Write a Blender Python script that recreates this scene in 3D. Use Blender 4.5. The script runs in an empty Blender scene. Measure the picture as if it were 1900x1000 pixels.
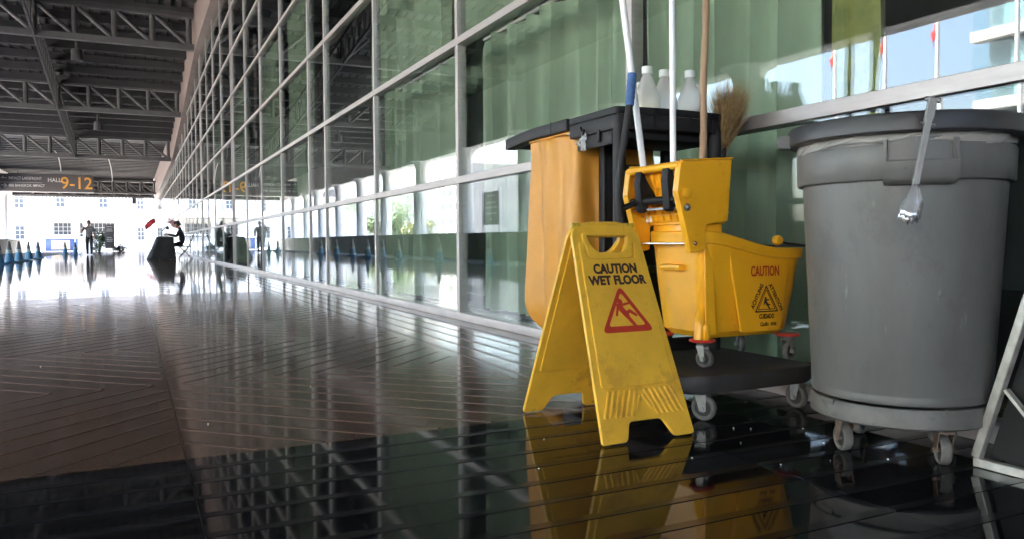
import bpy, bmesh, math, random
from mathutils import Matrix, Vector
random.seed(7)
R = math.radians
S = bpy.context.scene
COL = S.collection

# ------------------------------------------------------------------ camera
FPX, YAW, PITCH, ROLL, CAMZ = 1440.0, R(25.996), R(-2.088), 0.0064, 0.57
Fv = Vector((math.sin(YAW)*math.cos(PITCH), math.cos(YAW)*math.cos(PITCH), math.sin(PITCH)))
Rv = Vector((math.cos(YAW), -math.sin(YAW), 0)); Uv = Rv.cross(Fv)
R2 = Rv*math.cos(ROLL)-Uv*math.sin(ROLL); U2 = Uv*math.cos(ROLL)+Rv*math.sin(ROLL)
cd = bpy.data.cameras.new('camera'); cam = bpy.data.objects.new('camera', cd); COL.objects.link(cam)
cd.sensor_width = 36; cd.lens = FPX/1900*36; cd.clip_start = 0.05; cd.clip_end = 3000
cam.matrix_world = Matrix(((R2.x, U2.x, -Fv.x, 0), (R2.y, U2.y, -Fv.y, 0), (R2.z, U2.z, -Fv.z, CAMZ), (0, 0, 0, 1)))
S.camera = cam

# ------------------------------------------------------------------ world, sun, exposure
SUN_EL, SUN_AZ = 52.0, 48.0           # azimuth clockwise from +Y: the sun stands ahead, beyond the hall
w = bpy.data.worlds.new('World'); S.world = w; w.use_nodes = True
nt = w.node_tree; nt.nodes.clear()
wo = nt.nodes.new('ShaderNodeOutputWorld'); bg = nt.nodes.new('ShaderNodeBackground')
sky = nt.nodes.new('ShaderNodeTexSky'); sky.sky_type = 'NISHITA'; sky.sun_disc = False
sky.sun_elevation = R(SUN_EL); sky.sun_rotation = R(SUN_AZ); sky.dust_density = 5.5; sky.air_density = 0.9; sky.ozone_density = 0.6
bg.inputs['Strength'].default_value = 0.15
nt.links.new(sky.outputs[0], bg.inputs[0]); nt.links.new(bg.outputs[0], wo.inputs[0])
sl = bpy.data.lights.new('sun', 'SUN'); sl.energy = 5.0; sl.angle = R(0.5); sl.color = (1.0, 0.95, 0.87)
so = bpy.data.objects.new('sun', sl); COL.objects.link(so)
sd = Vector((math.sin(R(SUN_AZ))*math.cos(R(SUN_EL)), math.cos(R(SUN_AZ))*math.cos(R(SUN_EL)), math.sin(R(SUN_EL))))
so.rotation_euler = sd.to_track_quat('Z', 'Y').to_euler(); so.location = (0, 0, 60)
S.view_settings.view_transform = 'Standard'; S.view_settings.look = 'None'
S.view_settings.exposure = 4.85; S.view_settings.gamma = 1.0; S.view_settings.use_curve_mapping = False
S.render.engine = 'CYCLES'
cy = S.cycles
cy.use_denoising = True; cy.max_bounces = 10; cy.diffuse_bounces = 5; cy.glossy_bounces = 6
cy.transmission_bounces = 8; cy.transparent_max_bounces = 16; cy.sample_clamp_indirect = 8.0
cy.caustics_reflective = False; cy.caustics_refractive = False

# ------------------------------------------------------------------ materials
MATS = {}
def mat(name, col, rough=0.5, metal=0.0, var=0.0, scale=8.0, bump=0.0, bscale=None, col2=None, rvar=0.0, spec=0.5, stretch=None, detail=6.0, scuff=None):
    if name in MATS: return MATS[name]
    m = bpy.data.materials.new(name); m.use_nodes = True; MATS[name] = m
    n = m.node_tree.nodes; l = m.node_tree.links; b = n['Principled BSDF']
    b.inputs['Base Color'].default_value = (*col, 1); b.inputs['Roughness'].default_value = rough
    b.inputs['Metallic'].default_value = metal; b.inputs['Specular IOR Level'].default_value = spec
    if var or bump or rvar or col2:
        tc = n.new('ShaderNodeTexCoord'); mp = n.new('ShaderNodeMapping')
        l.new(tc.outputs['Object'], mp.inputs[0])
        if stretch: mp.inputs['Scale'].default_value = stretch
        no = n.new('ShaderNodeTexNoise'); no.inputs['Scale'].default_value = scale; no.inputs['Detail'].default_value = detail
        no.inputs['Roughness'].default_value = 0.62
        l.new(mp.outputs[0], no.inputs[0])
        if var or col2:
            cr = n.new('ShaderNodeValToRGB'); cr.color_ramp.elements[0].position = 0.32; cr.color_ramp.elements[1].position = 0.68
            c0 = col2 if col2 else tuple(c*(1-var) for c in col)
            c1 = col if col2 else tuple(min(1, c*(1+var)) for c in col)
            cr.color_ramp.elements[0].color = (*c0, 1); cr.color_ramp.elements[1].color = (*c1, 1)
            l.new(no.outputs['Fac'], cr.inputs[0]); l.new(cr.outputs[0], b.inputs['Base Color'])
        if rvar:
            mr = n.new('ShaderNodeMapRange'); mr.inputs['To Min'].default_value = max(0.02, rough-rvar); mr.inputs['To Max'].default_value = min(1, rough+rvar)
            l.new(no.outputs['Fac'], mr.inputs[0]); l.new(mr.outputs[0], b.inputs['Roughness'])
        if bump:
            n2 = n.new('ShaderNodeTexNoise'); n2.inputs['Scale'].default_value = bscale or scale*4; n2.inputs['Detail'].default_value = 4
            l.new(mp.outputs[0], n2.inputs[0])
            bp = n.new('ShaderNodeBump'); bp.inputs['Strength'].default_value = bump; bp.inputs['Distance'].default_value = 0.01
            l.new(n2.outputs['Fac'], bp.inputs['Height']); l.new(bp.outputs[0], b.inputs['Normal'])
    if scuff:
        # scratches and specks of wear: (scale, threshold, colour, stretch)
        for sc, thr, sc_col, st in scuff:
            tc2 = n.new('ShaderNodeTexCoord'); mp2 = n.new('ShaderNodeMapping'); mp2.inputs['Scale'].default_value = st; mp2.inputs['Rotation'].default_value = (.2, .35, .5)
            l.new(tc2.outputs['Object'], mp2.inputs[0])
            nz = n.new('ShaderNodeTexNoise'); nz.inputs['Scale'].default_value = sc; nz.inputs['Detail'].default_value = 5; nz.inputs['Roughness'].default_value = .7
            l.new(mp2.outputs[0], nz.inputs[0])
            rp = n.new('ShaderNodeValToRGB'); rp.color_ramp.elements[0].position = thr; rp.color_ramp.elements[1].position = min(1, thr+.07)
            rp.color_ramp.elements[0].color = (0, 0, 0, 1); rp.color_ramp.elements[1].color = (.75, .75, .75, 1)
            l.new(nz.outputs['Fac'], rp.inputs[0])
            mx = n.new('ShaderNodeMixRGB'); mx.inputs[2].default_value = (*sc_col, 1)
            src = b.inputs['Base Color'].links[0].from_socket if b.inputs['Base Color'].links else None
            if src: l.new(src, mx.inputs[1])
            else: mx.inputs[1].default_value = (*col, 1)
            l.new(rp.outputs[0], mx.inputs[0]); l.new(mx.outputs[0], b.inputs['Base Color'])
    return m

def stone(name, col, rough, wave, speck, sscale=220.0):
    m = mat(name, col, rough)
    n = m.node_tree.nodes; l = m.node_tree.links; b = n['Principled BSDF']
    tc = n.new('ShaderNodeTexCoord')
    a = n.new('ShaderNodeTexNoise'); a.inputs['Scale'].default_value = sscale; a.inputs['Detail'].default_value = 3
    c = n.new('ShaderNodeTexNoise'); c.inputs['Scale'].default_value = 2.3; c.inputs['Detail'].default_value = 5
    l.new(tc.outputs['Object'], a.inputs[0]); l.new(tc.outputs['Object'], c.inputs[0])
    r1 = n.new('ShaderNodeValToRGB'); e = r1.color_ramp.elements; e[0].position = 0.36; e[1].position = 0.66
    e[0].color = (*[v*(1-speck) for v in col], 1); e[1].color = (*[min(1, v*(1+speck*1.2)) for v in col], 1)
    l.new(a.outputs['Fac'], r1.inputs[0])
    mx = n.new('ShaderNodeMixRGB'); mx.blend_type = 'MULTIPLY'; mx.inputs[0].default_value = 1.0
    r2 = n.new('ShaderNodeValToRGB'); r2.color_ramp.elements[0].position = 0.3; r2.color_ramp.elements[1].position = 0.7
    r2.color_ramp.elements[0].color = (0.72, 0.72, 0.72, 1); r2.color_ramp.elements[1].color = (1.1, 1.08, 1.05, 1)
    l.new(c.outputs['Fac'], r2.inputs[0]); l.new(r1.outputs[0], mx.inputs[1]); l.new(r2.outputs[0], mx.inputs[2])
    l.new(mx.outputs[0], b.inputs['Base Color'])
    mr = n.new('ShaderNodeMapRange'); mr.inputs['To Min'].default_value = max(0.01, rough*0.3); mr.inputs['To Max'].default_value = rough*2.1
    d = n.new('ShaderNodeTexNoise'); d.inputs['Scale'].default_value = 5.0; d.inputs['Detail'].default_value = 8
    l.new(tc.outputs['Object'], d.inputs[0]); l.new(d.outputs['Fac'], mr.inputs[0]); l.new(mr.outputs[0], b.inputs['Roughness'])
    wv = n.new('ShaderNodeTexNoise'); wv.inputs['Scale'].default_value = 2.2; wv.inputs['Detail'].default_value = 2
    l.new(tc.outputs['Object'], wv.inputs[0])
    bp = n.new('ShaderNodeBump'); bp.inputs['Strength'].default_value = wave; bp.inputs['Distance'].default_value = 0.01
    l.new(wv.outputs['Fac'], bp.inputs['Height']); l.new(bp.outputs[0], b.inputs['Normal'])
    return m

def pane_glass(name, tint, r0):
    m = bpy.data.materials.new(name); m.use_nodes = True; MATS[name] = m
    n = m.node_tree.nodes; l = m.node_tree.links; n.clear()
    o = n.new('ShaderNodeOutputMaterial'); mx = n.new('ShaderNodeMixShader'); t = n.new('ShaderNodeBsdfTransparent'); g = n.new('ShaderNodeBsdfGlossy')
    t.inputs[0].default_value = (*tint, 1); g.inputs['Roughness'].default_value = 0.0; g.inputs[0].default_value = (0.93, 0.97, 0.97, 1)
    lw = n.new('ShaderNodeLayerWeight'); lw.inputs[0].default_value = 0.5
    p = n.new('ShaderNodeMath'); p.operation = 'POWER'; p.inputs[1].default_value = 5.0
    k = n.new('ShaderNodeMath'); k.operation = 'MULTIPLY_ADD'; k.inputs[1].default_value = 1-r0; k.inputs[2].default_value = r0
    l.new(lw.outputs['Facing'], p.inputs[0]); l.new(p.outputs[0], k.inputs[0]); l.new(k.outputs[0], mx.inputs[0])
    l.new(t.outputs[0], mx.inputs[1]); l.new(g.outputs[0], mx.inputs[2]); l.new(mx.outputs[0], o.inputs[0])
    return m

def film(name, col, alpha, rough=0.3, trans=0.3):
    m = bpy.data.materials.new(name); m.use_nodes = True; MATS[name] = m
    n = m.node_tree.nodes; l = m.node_tree.links; n.clear()
    o = n.new('ShaderNodeOutputMaterial'); p = n.new('ShaderNodeBsdfPrincipled'); tl = n.new('ShaderNodeBsdfTranslucent'); t = n.new('ShaderNodeBsdfTransparent')
    p.inputs['Base Color'].default_value = (*col, 1); p.inputs['Roughness'].default_value = rough; tl.inputs[0].default_value = (*col, 1)
    a = n.new('ShaderNodeMixShader'); a.inputs[0].default_value = trans; b = n.new('ShaderNodeMixShader'); b.inputs[0].default_value = alpha
    l.new(p.outputs[0], a.inputs[1]); l.new(tl.outputs[0], a.inputs[2]); l.new(t.outputs[0], b.inputs[1]); l.new(a.outputs[0], b.inputs[2]); l.new(b.outputs[0], o.inputs[0])
    return m

M_BLACKSTONE = stone('black_polished_granite', (0.011, 0.0115, 0.0135), 0.04, 0.02, 0.4)
M_BROWNSTONE = stone('brown_granite', (0.118, 0.066, 0.045), 0.085, 0.012, 0.55, 120.0)
M_BROWNSTONE.node_tree.nodes['Principled BSDF'].inputs['Specular IOR Level'].default_value = 0.27
M_GREYSTONE = stone('grey_polished_granite', (0.07, 0.065, 0.066), 0.04, 0.03, 0.3)
M_BLACKSTONE.node_tree.nodes['Principled BSDF'].inputs['Specular IOR Level'].default_value = 0.20
M_STRIP = mat('matte_granite_strip', (0.0125, 0.0125, 0.0138), 0.17, var=0.25, scale=60, spec=.11)
M_BSTRIP = mat('matte_brown_strip', (0.098, 0.060, 0.044), 0.20, var=0.3, scale=60, spec=.20)
M_GROUT = mat('grout', (0.20, 0.185, 0.17), 0.8, var=0.2, scale=30)
M_ALU = mat('brushed_aluminium', (0.40, 0.365, 0.35), 0.45, 0.5, var=0.08, scale=5, stretch=(1, 1, 9))
M_SILL = mat('stone_sill', (0.50, 0.45, 0.44), 0.35, var=0.14, scale=14, stretch=(1, .25, 1), bump=0.05)
M_GLASS = pane_glass('facade_glass', (0.95, 0.985, 0.97), 0.042)
M_GLASS2 = pane_glass('hotel_glass', (0.7, 0.82, 0.85), 0.06)
M_FASCIA = mat('fascia_panel', (0.20, 0.155, 0.14), 0.6, var=0.1, scale=2)
M_STEEL = mat('grey_painted_steel', (0.088, 0.088, 0.091), 0.5, var=0.15, scale=3)
M_STEELD = mat('dark_purlin_steel', (0.036, 0.036, 0.039), 0.6, var=0.15, scale=3)
M_DECK = mat('roof_sheet', (0.20, 0.190, 0.187), 0.6, col2=(0.14, 0.131, 0.128), scale=1.2)
M_CONC = mat('painted_concrete', (0.62, 0.61, 0.60), 0.7, var=0.1, scale=1.5, bump=0.05)
M_ASPH = mat('asphalt', (0.055, 0.053, 0.052), 0.85, var=0.25, scale=3, bump=0.1, bscale=80)
M_PAVE = mat('pale_paving', (0.30, 0.285, 0.27), 0.8, var=0.15, scale=1.5)
M_CURT = mat('green_curtain', (0.27, 0.325, 0.24), 0.85, var=0.10, scale=3, stretch=(1, 3, .4), bump=0.15, bscale=350, spec=0.2)
M_OLIVE = mat('olive_curtain', (0.30, 0.30, 0.10), 0.85, col2=(0.16, 0.17, 0.07), scale=9, spec=0.2, bump=0.1, bscale=200)
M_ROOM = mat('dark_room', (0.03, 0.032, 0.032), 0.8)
M_YEL = mat('sign_yellow_plastic', (0.80, 0.455, 0.040), 0.42, var=0.14, scale=6, detail=10, bump=0.03, bscale=120, rvar=0.12, scuff=[(6, .57, (.62, .33, .035), (1, 1, 1)), (38, .64, (.42, .24, .04), (1, 1, .4))])
M_YELD = mat('sign_yellow_rib', (0.52, 0.36, 0.03), 0.5, var=0.1, scale=20)
M_BYEL = mat('bucket_yellow_plastic', (0.95, 0.45, 0.018), 0.33, var=0.07, scale=6, bump=0.02, bscale=60, rvar=0.1, scuff=[(9, .60, (.80, .35, .015), (1, 1, 1)), (50, .66, (.55, .25, .03), (1, 1, .5))])
M_BAG = mat('vinyl_bag', (0.62, 0.28, 0.035), 0.5, var=0.10, scale=5, bump=0.06, bscale=40)
M_BLK = mat('black_plastic', (0.013, 0.013, 0.014), 0.55, var=0.25, scale=10, bump=0.03, bscale=150, rvar=0.12, spec=.3)
M_DGREY = mat('charcoal_plastic', (0.019, 0.0185, 0.0195), 0.55, var=0.2, scale=9, bump=0.03, bscale=150, rvar=0.1, spec=.3)
M_BIN = mat('bin_grey_plastic', (0.152, 0.150, 0.141), 0.45, col2=(0.108, 0.106, 0.099), scale=7, bump=0.06, bscale=45, rvar=0.14, stretch=(1, 1, .3), detail=10, scuff=[(6, .56, (.105, .102, .095), (1, 1, .6)), (26, .63, (.24, .235, .22), (1, 1, .22)), (55, .66, (.06, .058, .055), (1, 1, 1))])
M_BINR = mat('bin_rim_plastic', (0.034, 0.034, 0.036), 0.42, var=0.1, scale=5, rvar=0.1)
M_DOLLY = mat('dolly_grey_plastic', (0.125, 0.120, 0.110), 0.6, var=0.25, scale=10, bump=0.06, bscale=40, scuff=[(14, .60, (.07, .066, .06), (1, 1, 1)), (50, .68, (.2, .19, .175), (1, 1, .4))])
M_LINER = film('bin_liner_film', (0.62, 0.60, 0.56), 0.55, 0.25)
M_CHROME = mat('chrome', (0.92, 0.92, 0.92), 0.22, 0.75)
M_ZINC = mat('zinc_steel', (0.27, 0.262, 0.25), 0.45, 0.7, var=0.15, scale=40)
M_RUST = mat('rusty_steel', (0.24, 0.21, 0.18), 0.6, 0.4, col2=(0.13, 0.06, 0.03), scale=38)
M_RUBBER = mat('grey_rubber', (0.125, 0.118, 0.108), 0.75, var=0.2, scale=30, bump=0.05)
M_HUB = mat('dark_hub', (0.03, 0.03, 0.03), 0.5)
M_RED = mat('red_plastic', (0.55, 0.045, 0.03), 0.4, var=0.1, scale=20)
M_PRED = mat('red_print', (0.50, 0.035, 0.015), 0.55, var=0.12, scale=60)
M_PBLK = mat('black_print', (0.035, 0.012, 0.012), 0.55)
M_WHITEP = mat('white_pole_paint', (0.90, 0.90, 0.90), 0.2, var=0.04, scale=20)
M_BLUE = mat('blue_grip_foam', (0.045, 0.12, 0.30), 0.6, var=0.2, scale=40, bump=0.25, bscale=180)
M_BAMB = mat('bamboo', (0.38, 0.24, 0.135), 0.5, var=0.25, scale=14, stretch=(4, 4, .3))
M_STRAW = mat('straw', (0.40, 0.27, 0.12), 0.7, col2=(0.20, 0.12, 0.05), scale=60)
M_JUG = film('milky_jug', (0.85, 0.84, 0.81), 0.66, 0.35, 0.45)
M_LIQY = mat('yellow_liquid', (0.72, 0.66, 0.30), 0.3)
M_LIQW = mat('white_liquid', (0.75, 0.74, 0.74), 0.3)
M_CAP = mat('white_cap', (0.75, 0.78, 0.74), 0.4)
M_FRAME = mat('scuffed_steel_frame', (0.56, 0.54, 0.49), 0.42, 0.55, col2=(0.36, 0.33, 0.29), scale=30)
M_PANEL = mat('dark_board_panel', (0.012, 0.012, 0.012), 0.55, spec=.25, var=.3, scale=8)
M_CLOTH = mat('black_tablecloth', (0.03, 0.03, 0.032), 0.85, var=0.2, scale=6)
M_CONE = mat('blue_cone_plastic', (0.05, 0.20, 0.36), 0.5, var=0.15, scale=12)
M_CONEB = mat('cone_dark_tip', (0.10, 0.11, 0.115), 0.6)
M_CONEW = mat('cone_band', (0.35, 0.42, 0.42), 0.5)
M_SKIN = mat('skin', (0.30, 0.16, 0.10), 0.55, var=0.08, scale=20)
M_DARKC = mat('dark_clothes', (0.02, 0.02, 0.025), 0.85, var=0.2, scale=12)
M_SHIRT = mat('grey_shirt', (0.24, 0.23, 0.225), 0.8, var=0.2, scale=14)
M_TROUS = mat('brown_trousers', (0.045, 0.04, 0.035), 0.85, var=0.2, scale=12)
M_HAIR = mat('black_hair', (0.015, 0.013, 0.012), 0.6)
M_WALLW = mat('white_render', (0.70, 0.69, 0.68), 0.8, var=0.06, scale=0.6)
M_WALLC = mat('cream_render', (0.68, 0.64, 0.58), 0.8, var=0.06, scale=0.6)
M_WIN = mat('window_glass_dark', (0.05, 0.06, 0.07), 0.35, spec=.2)
M_SIGN = mat('sign_panel_charcoal', (0.11, 0.098, 0.10), 0.5)
M_ORANGE = mat('orange_lettering', (0.85, 0.42, 0.07), 0.5)
M_WTXT = mat('white_lettering', (0.75, 0.74, 0.72), 0.5)
M_LEAF = mat('leaf_green', (0.06, 0.10, 0.035), 0.6, var=0.35, scale=3)
M_LEAF2 = mat('dry_leaf', (0.16, 0.17, 0.06), 0.6, var=0.35, scale=3)
M_BARK = mat('bark', (0.12, 0.09, 0.065), 0.9, var=0.3, scale=12)
M_BLUEP = mat('blue_painted_panel', (0.04, 0.09, 0.28), 0.5)
M_CANV = mat('beige_board', (0.42, 0.38, 0.28), 0.7, var=0.1, scale=3)
M_FLAG = mat('red_cloth', (0.55, 0.05, 0.06), 0.8)
M_CARW = mat('car_white_paint', (0.72, 0.72, 0.72), 0.25)
M_LAMPW = mat('lamp_white', (0.6, 0.6, 0.6), 0.4)

# ------------------------------------------------------------------ helpers
def tag(o, label=None, cat=None, group=None, kind=None):
    if label: o['label'] = label
    if cat: o['category'] = cat
    if group: o['group'] = group
    if kind: o['kind'] = kind
    return o
def thing(name, label, cat, loc=(0, 0, 0), group=None):
    o = bpy.data.objects.new(name, None); COL.objects.link(o); o.location = loc; o.empty_display_size = 0.1
    return tag(o, label, cat, group)
def origin(o):
    v = Vector((0, 0, 0))
    while o: v = v+o.location; o = o.parent
    return v
def link(name, me, m, parent=None, smooth=None, kind=None):
    if m is not None and len(me.materials) == 0: me.materials.append(m)
    if smooth is not None:
        me.polygons.foreach_set('use_smooth', [True]*len(me.polygons)); me.set_sharp_from_angle(angle=R(smooth))
    o = bpy.data.objects.new(name, me); COL.objects.link(o)
    if parent: o.parent = parent
    if kind: o['kind'] = kind
    return o
def place(name, me, parent, loc, rot=None, kind=None):
    o = bpy.data.objects.new(name, me); COL.objects.link(o); o.parent = parent; o.location = loc
    if rot: o.rotation_euler = rot
    return o
def copy_tree(o, parent=None):
    c = o.copy(); COL.objects.link(c); c.parent = parent
    for ch in list(o.children): copy_tree(ch, c)
    return c

class MB:
    def __init__(s): s.v = []; s.f = []
    def add(s, vs, fs):
        b = len(s.v); s.v += [tuple(v) for v in vs]; s.f += [tuple(i+b for i in f) for f in fs]; return s
    def box(s, x0, x1, y0, y1, z0, z1):
        return s.add([(x0,y0,z0),(x1,y0,z0),(x1,y1,z0),(x0,y1,z0),(x0,y0,z1),(x1,y0,z1),(x1,y1,z1),(x0,y1,z1)],
                     [(0,3,2,1),(4,5,6,7),(0,1,5,4),(1,2,6,5),(2,3,7,6),(3,0,4,7)])
    def bar(s, p, q, w, h=None, up=(0, 0, 1)):
        p = Vector(p); q = Vector(q); h = h or w; d = (q-p).normalized(); u = Vector(up)
        if abs(d.dot(u)) > .98: u = Vector((1, 0, 0))
        a = d.cross(u).normalized()*w/2; b = a.cross(d).normalized()*h/2
        return s.add([p-a-b, p+a-b, p+a+b, p-a+b, q-a-b, q+a-b, q+a+b, q-a+b],
                     [(0,3,2,1),(4,5,6,7),(0,1,5,4),(1,2,6,5),(2,3,7,6),(3,0,4,7)])
    def tube(s, path, r, n=12, cap=True):
        path = [Vector(p) for p in path]; rs = r if isinstance(r, (list, tuple)) else [r]*len(path)
        rings = []; prev = None
        for i, p in enumerate(path):
            d = (path[min(i+1, len(path)-1)]-path[max(i-1, 0)]).normalized()
            if prev is None:
                u = Vector((0, 0, 1)) if abs(d.z) < .9 else Vector((1, 0, 0)); a = d.cross(u).normalized()
            else: a = (prev-d*prev.dot(d)).normalized()
            prev = a; b = d.cross(a)
            rings.append([p+(a*math.cos(2*math.pi*k/n)+b*math.sin(2*math.pi*k/n))*rs[i] for k in range(n)])
        vs = [v for r_ in rings for v in r_]; fs = []
        for i in range(len(rings)-1):
            for k in range(n):
                k2 = (k+1) % n; fs.append((i*n+k, i*n+k2, (i+1)*n+k2, (i+1)*n+k))
        if cap: fs.append(tuple(reversed(range(n)))); fs.append(tuple((len(rings)-1)*n+k for k in range(n)))
        return s.add(vs, fs)
    def lathe(s, prof, c=(0, 0, 0), n=32, a0=0., a1=2*math.pi, closed=False, axis='z', wob=None):
        full = abs(a1-a0-2*math.pi) < 1e-6; m = n if full else n+1; vs = []
        for k in range(m):
            t = a0+(a1-a0)*k/n
            for (r, z) in prof:
                rr = r if wob is None else r+wob(t, z, r)
                p = (rr*math.cos(t), rr*math.sin(t), z)
                if axis == 'x': p = (z, rr*math.cos(t), rr*math.sin(t))
                if axis == 'y': p = (rr*math.sin(t), z, rr*math.cos(t))
                vs.append((p[0]+c[0], p[1]+c[1], p[2]+c[2]))
        np_ = len(prof); fs = []; q = np_ if closed else np_-1
        for k in range(n):
            k2 = (k+1) % m
            for j in range(q):
                j2 = (j+1) % np_; fs.append((k*np_+j, k2*np_+j, k2*np_+j2, k*np_+j2))
        if not full and closed:
            fs.append(tuple(reversed(range(np_)))); fs.append(tuple((m-1)*np_+j for j in range(np_)))
        return s.add(vs, fs)
    def prism(s, poly, z0, z1, fn=lambda x, y, z: (x, y, z)):
        n = len(poly)
        vs = [fn(x, y, z0) for x, y in poly]+[fn(x, y, z1) for x, y in poly]
        return s.add(vs, [tuple(reversed(range(n))), tuple(range(n, 2*n))]+[(i, (i+1) % n, n+(i+1) % n, n+i) for i in range(n)])
    def mesh(s, name, off=Vector((0, 0, 0)), bevel=0.0, seg=2, weld=True):
        me = bpy.data.meshes.new(name)
        me.from_pydata([(v[0]-off[0], v[1]-off[1], v[2]-off[2]) for v in s.v], [], s.f)
        bm = bmesh.new(); bm.from_mesh(me)
        if weld: bmesh.ops.remove_doubles(bm, verts=bm.verts, dist=1e-5)
        bmesh.ops.recalc_face_normals(bm, faces=bm.faces)
        if bevel:
            ed = [e for e in bm.edges if len(e.link_faces) == 2 and e.calc_face_angle(0) > R(30)]
            bmesh.ops.bevel(bm, geom=ed, offset=bevel, segments=seg, affect='EDGES', clamp_overlap=True, profile=0.5)
        bm.to_mesh(me); bm.free(); return me
    def build(s, name, m, parent=None, smooth=None, bevel=0.0, kind=None, seg=2):
        off = origin(parent) if parent else Vector((0, 0, 0))
        if bevel and smooth is None: smooth = 35
        return link(name, s.mesh(name, off, bevel, seg), m, parent, smooth, kind)

def plate_mesh(outer, holes=(), thick=0.01, bevel=0.0):
    cu = bpy.data.curves.new('outline', 'CURVE'); cu.dimensions = '2D'; cu.fill_mode = 'BOTH'
    cu.extrude = max(thick/2-bevel, 1e-5); cu.bevel_depth = bevel; cu.bevel_resolution = 1; cu.offset = -bevel
    for pts in [outer]+list(holes):
        sp = cu.splines.new('POLY'); sp.points.add(len(pts)-1); sp.use_cyclic_u = True
        for p, q in zip(sp.points, pts): p.co = (q[0], q[1], 0, 1)
    ob = bpy.data.objects.new('outline', cu); me = bpy.data.meshes.new_from_object(ob)
    bpy.data.objects.remove(ob); bpy.data.curves.remove(cu); return me
def text_mesh(txt, size, bold=0.0, sx=1.0, shear=0.0, align='CENTER', depth=0.0004, width=None):
    cu = bpy.data.curves.new('text', 'FONT'); cu.body = txt; cu.size = size; cu.align_x = align; cu.align_y = 'CENTER'
    cu.extrude = depth; cu.offset = bold; cu.shear = shear; cu.resolution_u = 3
    ob = bpy.data.objects.new('text', cu); me = bpy.data.meshes.new_from_object(ob)
    bpy.data.objects.remove(ob); bpy.data.curves.remove(cu)
    xs = [v.co.x for v in me.vertices]
    if width and xs: sx = width/(max(xs)-min(xs))
    me.transform(Matrix.Diagonal((sx, 1, 1, 1))); return me
def xf(me, M, parent=None):
    if parent: M = Matrix.Translation(-origin(parent)) @ M
    me.transform(M); return me
def frame(o, ux, uy, uz):
    ux = Vector(ux); uy = Vector(uy); uz = Vector(uz)
    return Matrix(((ux.x, uy.x, uz.x, o[0]), (ux.y, uy.y, uz.y, o[1]), (ux.z, uy.z, uz.z, o[2]), (0, 0, 0, 1)))
def rrect(x0, x1, y0, y1, r, n=5):
    pts = []
    for cx, cy_, a in ((x1-r, y1-r, 0), (x0+r, y1-r, 90), (x0+r, y0+r, 180), (x1-r, y0+r, 270)):
        for k in range(n+1):
            t = R(a+90*k/n); pts.append((cx+r*math.cos(t), cy_+r*math.sin(t)))
    return pts
def rpoly(pts, r, n=4):
    out = []; m = len(pts)
    for i in range(m):
        p = Vector(pts[i]); a = Vector(pts[i-1])-p; b = Vector(pts[(i+1) % m])-p
        rr = min(r, a.length*.45, b.length*.45); a.normalize(); b.normalize()
        p0 = p+a*rr; p1 = p+b*rr
        for k in range(n+1):
            t = k/n; out.append(tuple(p0*(1-t)**2+p*2*t*(1-t)+p1*t*t))
    return out
def capsule(p, q, r0, r1=None, n=6):
    r1 = r1 or r0; p = Vector(p); q = Vector(q); d = (q-p).normalized(); a = math.atan2(d.y, d.x); pts = []
    for k in range(n+1): t = a+R(90)+R(180)*k/n; pts.append((p.x+r0*math.cos(t), p.y+r0*math.sin(t)))
    for k in range(n+1): t = a-R(90)+R(180)*k/n; pts.append((q.x+r1*math.cos(t), q.y+r1*math.sin(t)))
    return pts

# ================================================================== the setting
XF = 2.13                                   # outer face of the glass front
XL = -10.0                                  # outer edge of the canopy
def lin(x, pts):
    if x <= pts[0][0]:
        a, b = pts[0], pts[1]
    else:
        for a, b in zip(pts, pts[1:]):
            if x <= b[0]: break
    return a[1]+(b[1]-a[1])*(x-a[0])/(b[0]-a[0])
ROOF = [(0, 10.17), (28, 6.95), (36.2, 5.95), (46, 5.0), (53, 5.6), (84, 5.7), (200, 5.7)]
def zc(y): return lin(y, ROOF)               # underside of the roof trusses
def zfas(y): return min(6.95, zc(y) if y < 46 else 5.0-.15*(y-46)/38)

# ground and road
g = MB(); g.box(-600, 600, -300, 900, -0.6, -0.16); tag(g.build('ground', M_PAVE), kind='structure')
g = MB(); g.box(-8.2, -3.62, -60, 300, -0.159, -0.15); tag(g.build('road', M_ASPH), kind='structure')

# concourse floor: base slab with tiles set in it
floor = MB().box(-3.5, 2.6, -34, 84, -0.16, -0.004).build('floor', M_GROUT); tag(floor, kind='structure')
MB().box(-3.62, -3.502, -34, 84, -0.158, 0.004).build('floor_edge', mat('dark_kerb', (0.035, 0.037, 0.05), 0.5, var=0.2, scale=8), floor)
XT = [-3.5, -2.498, -1.192, 0.114, 1.420, 2.60]
YN = [-33.3+1.42*k for k in range(25)]+[2.21]
YB = [2.21+1.215*k for k in range(7)]
YFAR = [9.5+2.6*k for k in range(28)]+[84]
TM = {}
def tile(x0, x1, y0, y1, m):
    k = (round(x1-x0, 3), round(y1-y0, 3), m.name)
    if k not in TM:
        b = MB(); b.box(0, x1-x0-.0026, 0, y1-y0-.002, -0.02, 0); me = b.mesh('floor_tile'); me.materials.append(m); TM[k] = me
    place('floor_tile', TM[k], floor, (x0+.0013, y0+.001, 0))
for m_, ys in ((M_BLACKSTONE, YN), (M_BROWNSTONE, YB), (M_GREYSTONE, YFAR)):
    for x0, x1 in zip(XT, XT[1:]):
        for y0, y1 in zip(ys, ys[1:]):
            if y1-y0 > .01: tile(x0, x1, y0, y1, m_)
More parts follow.
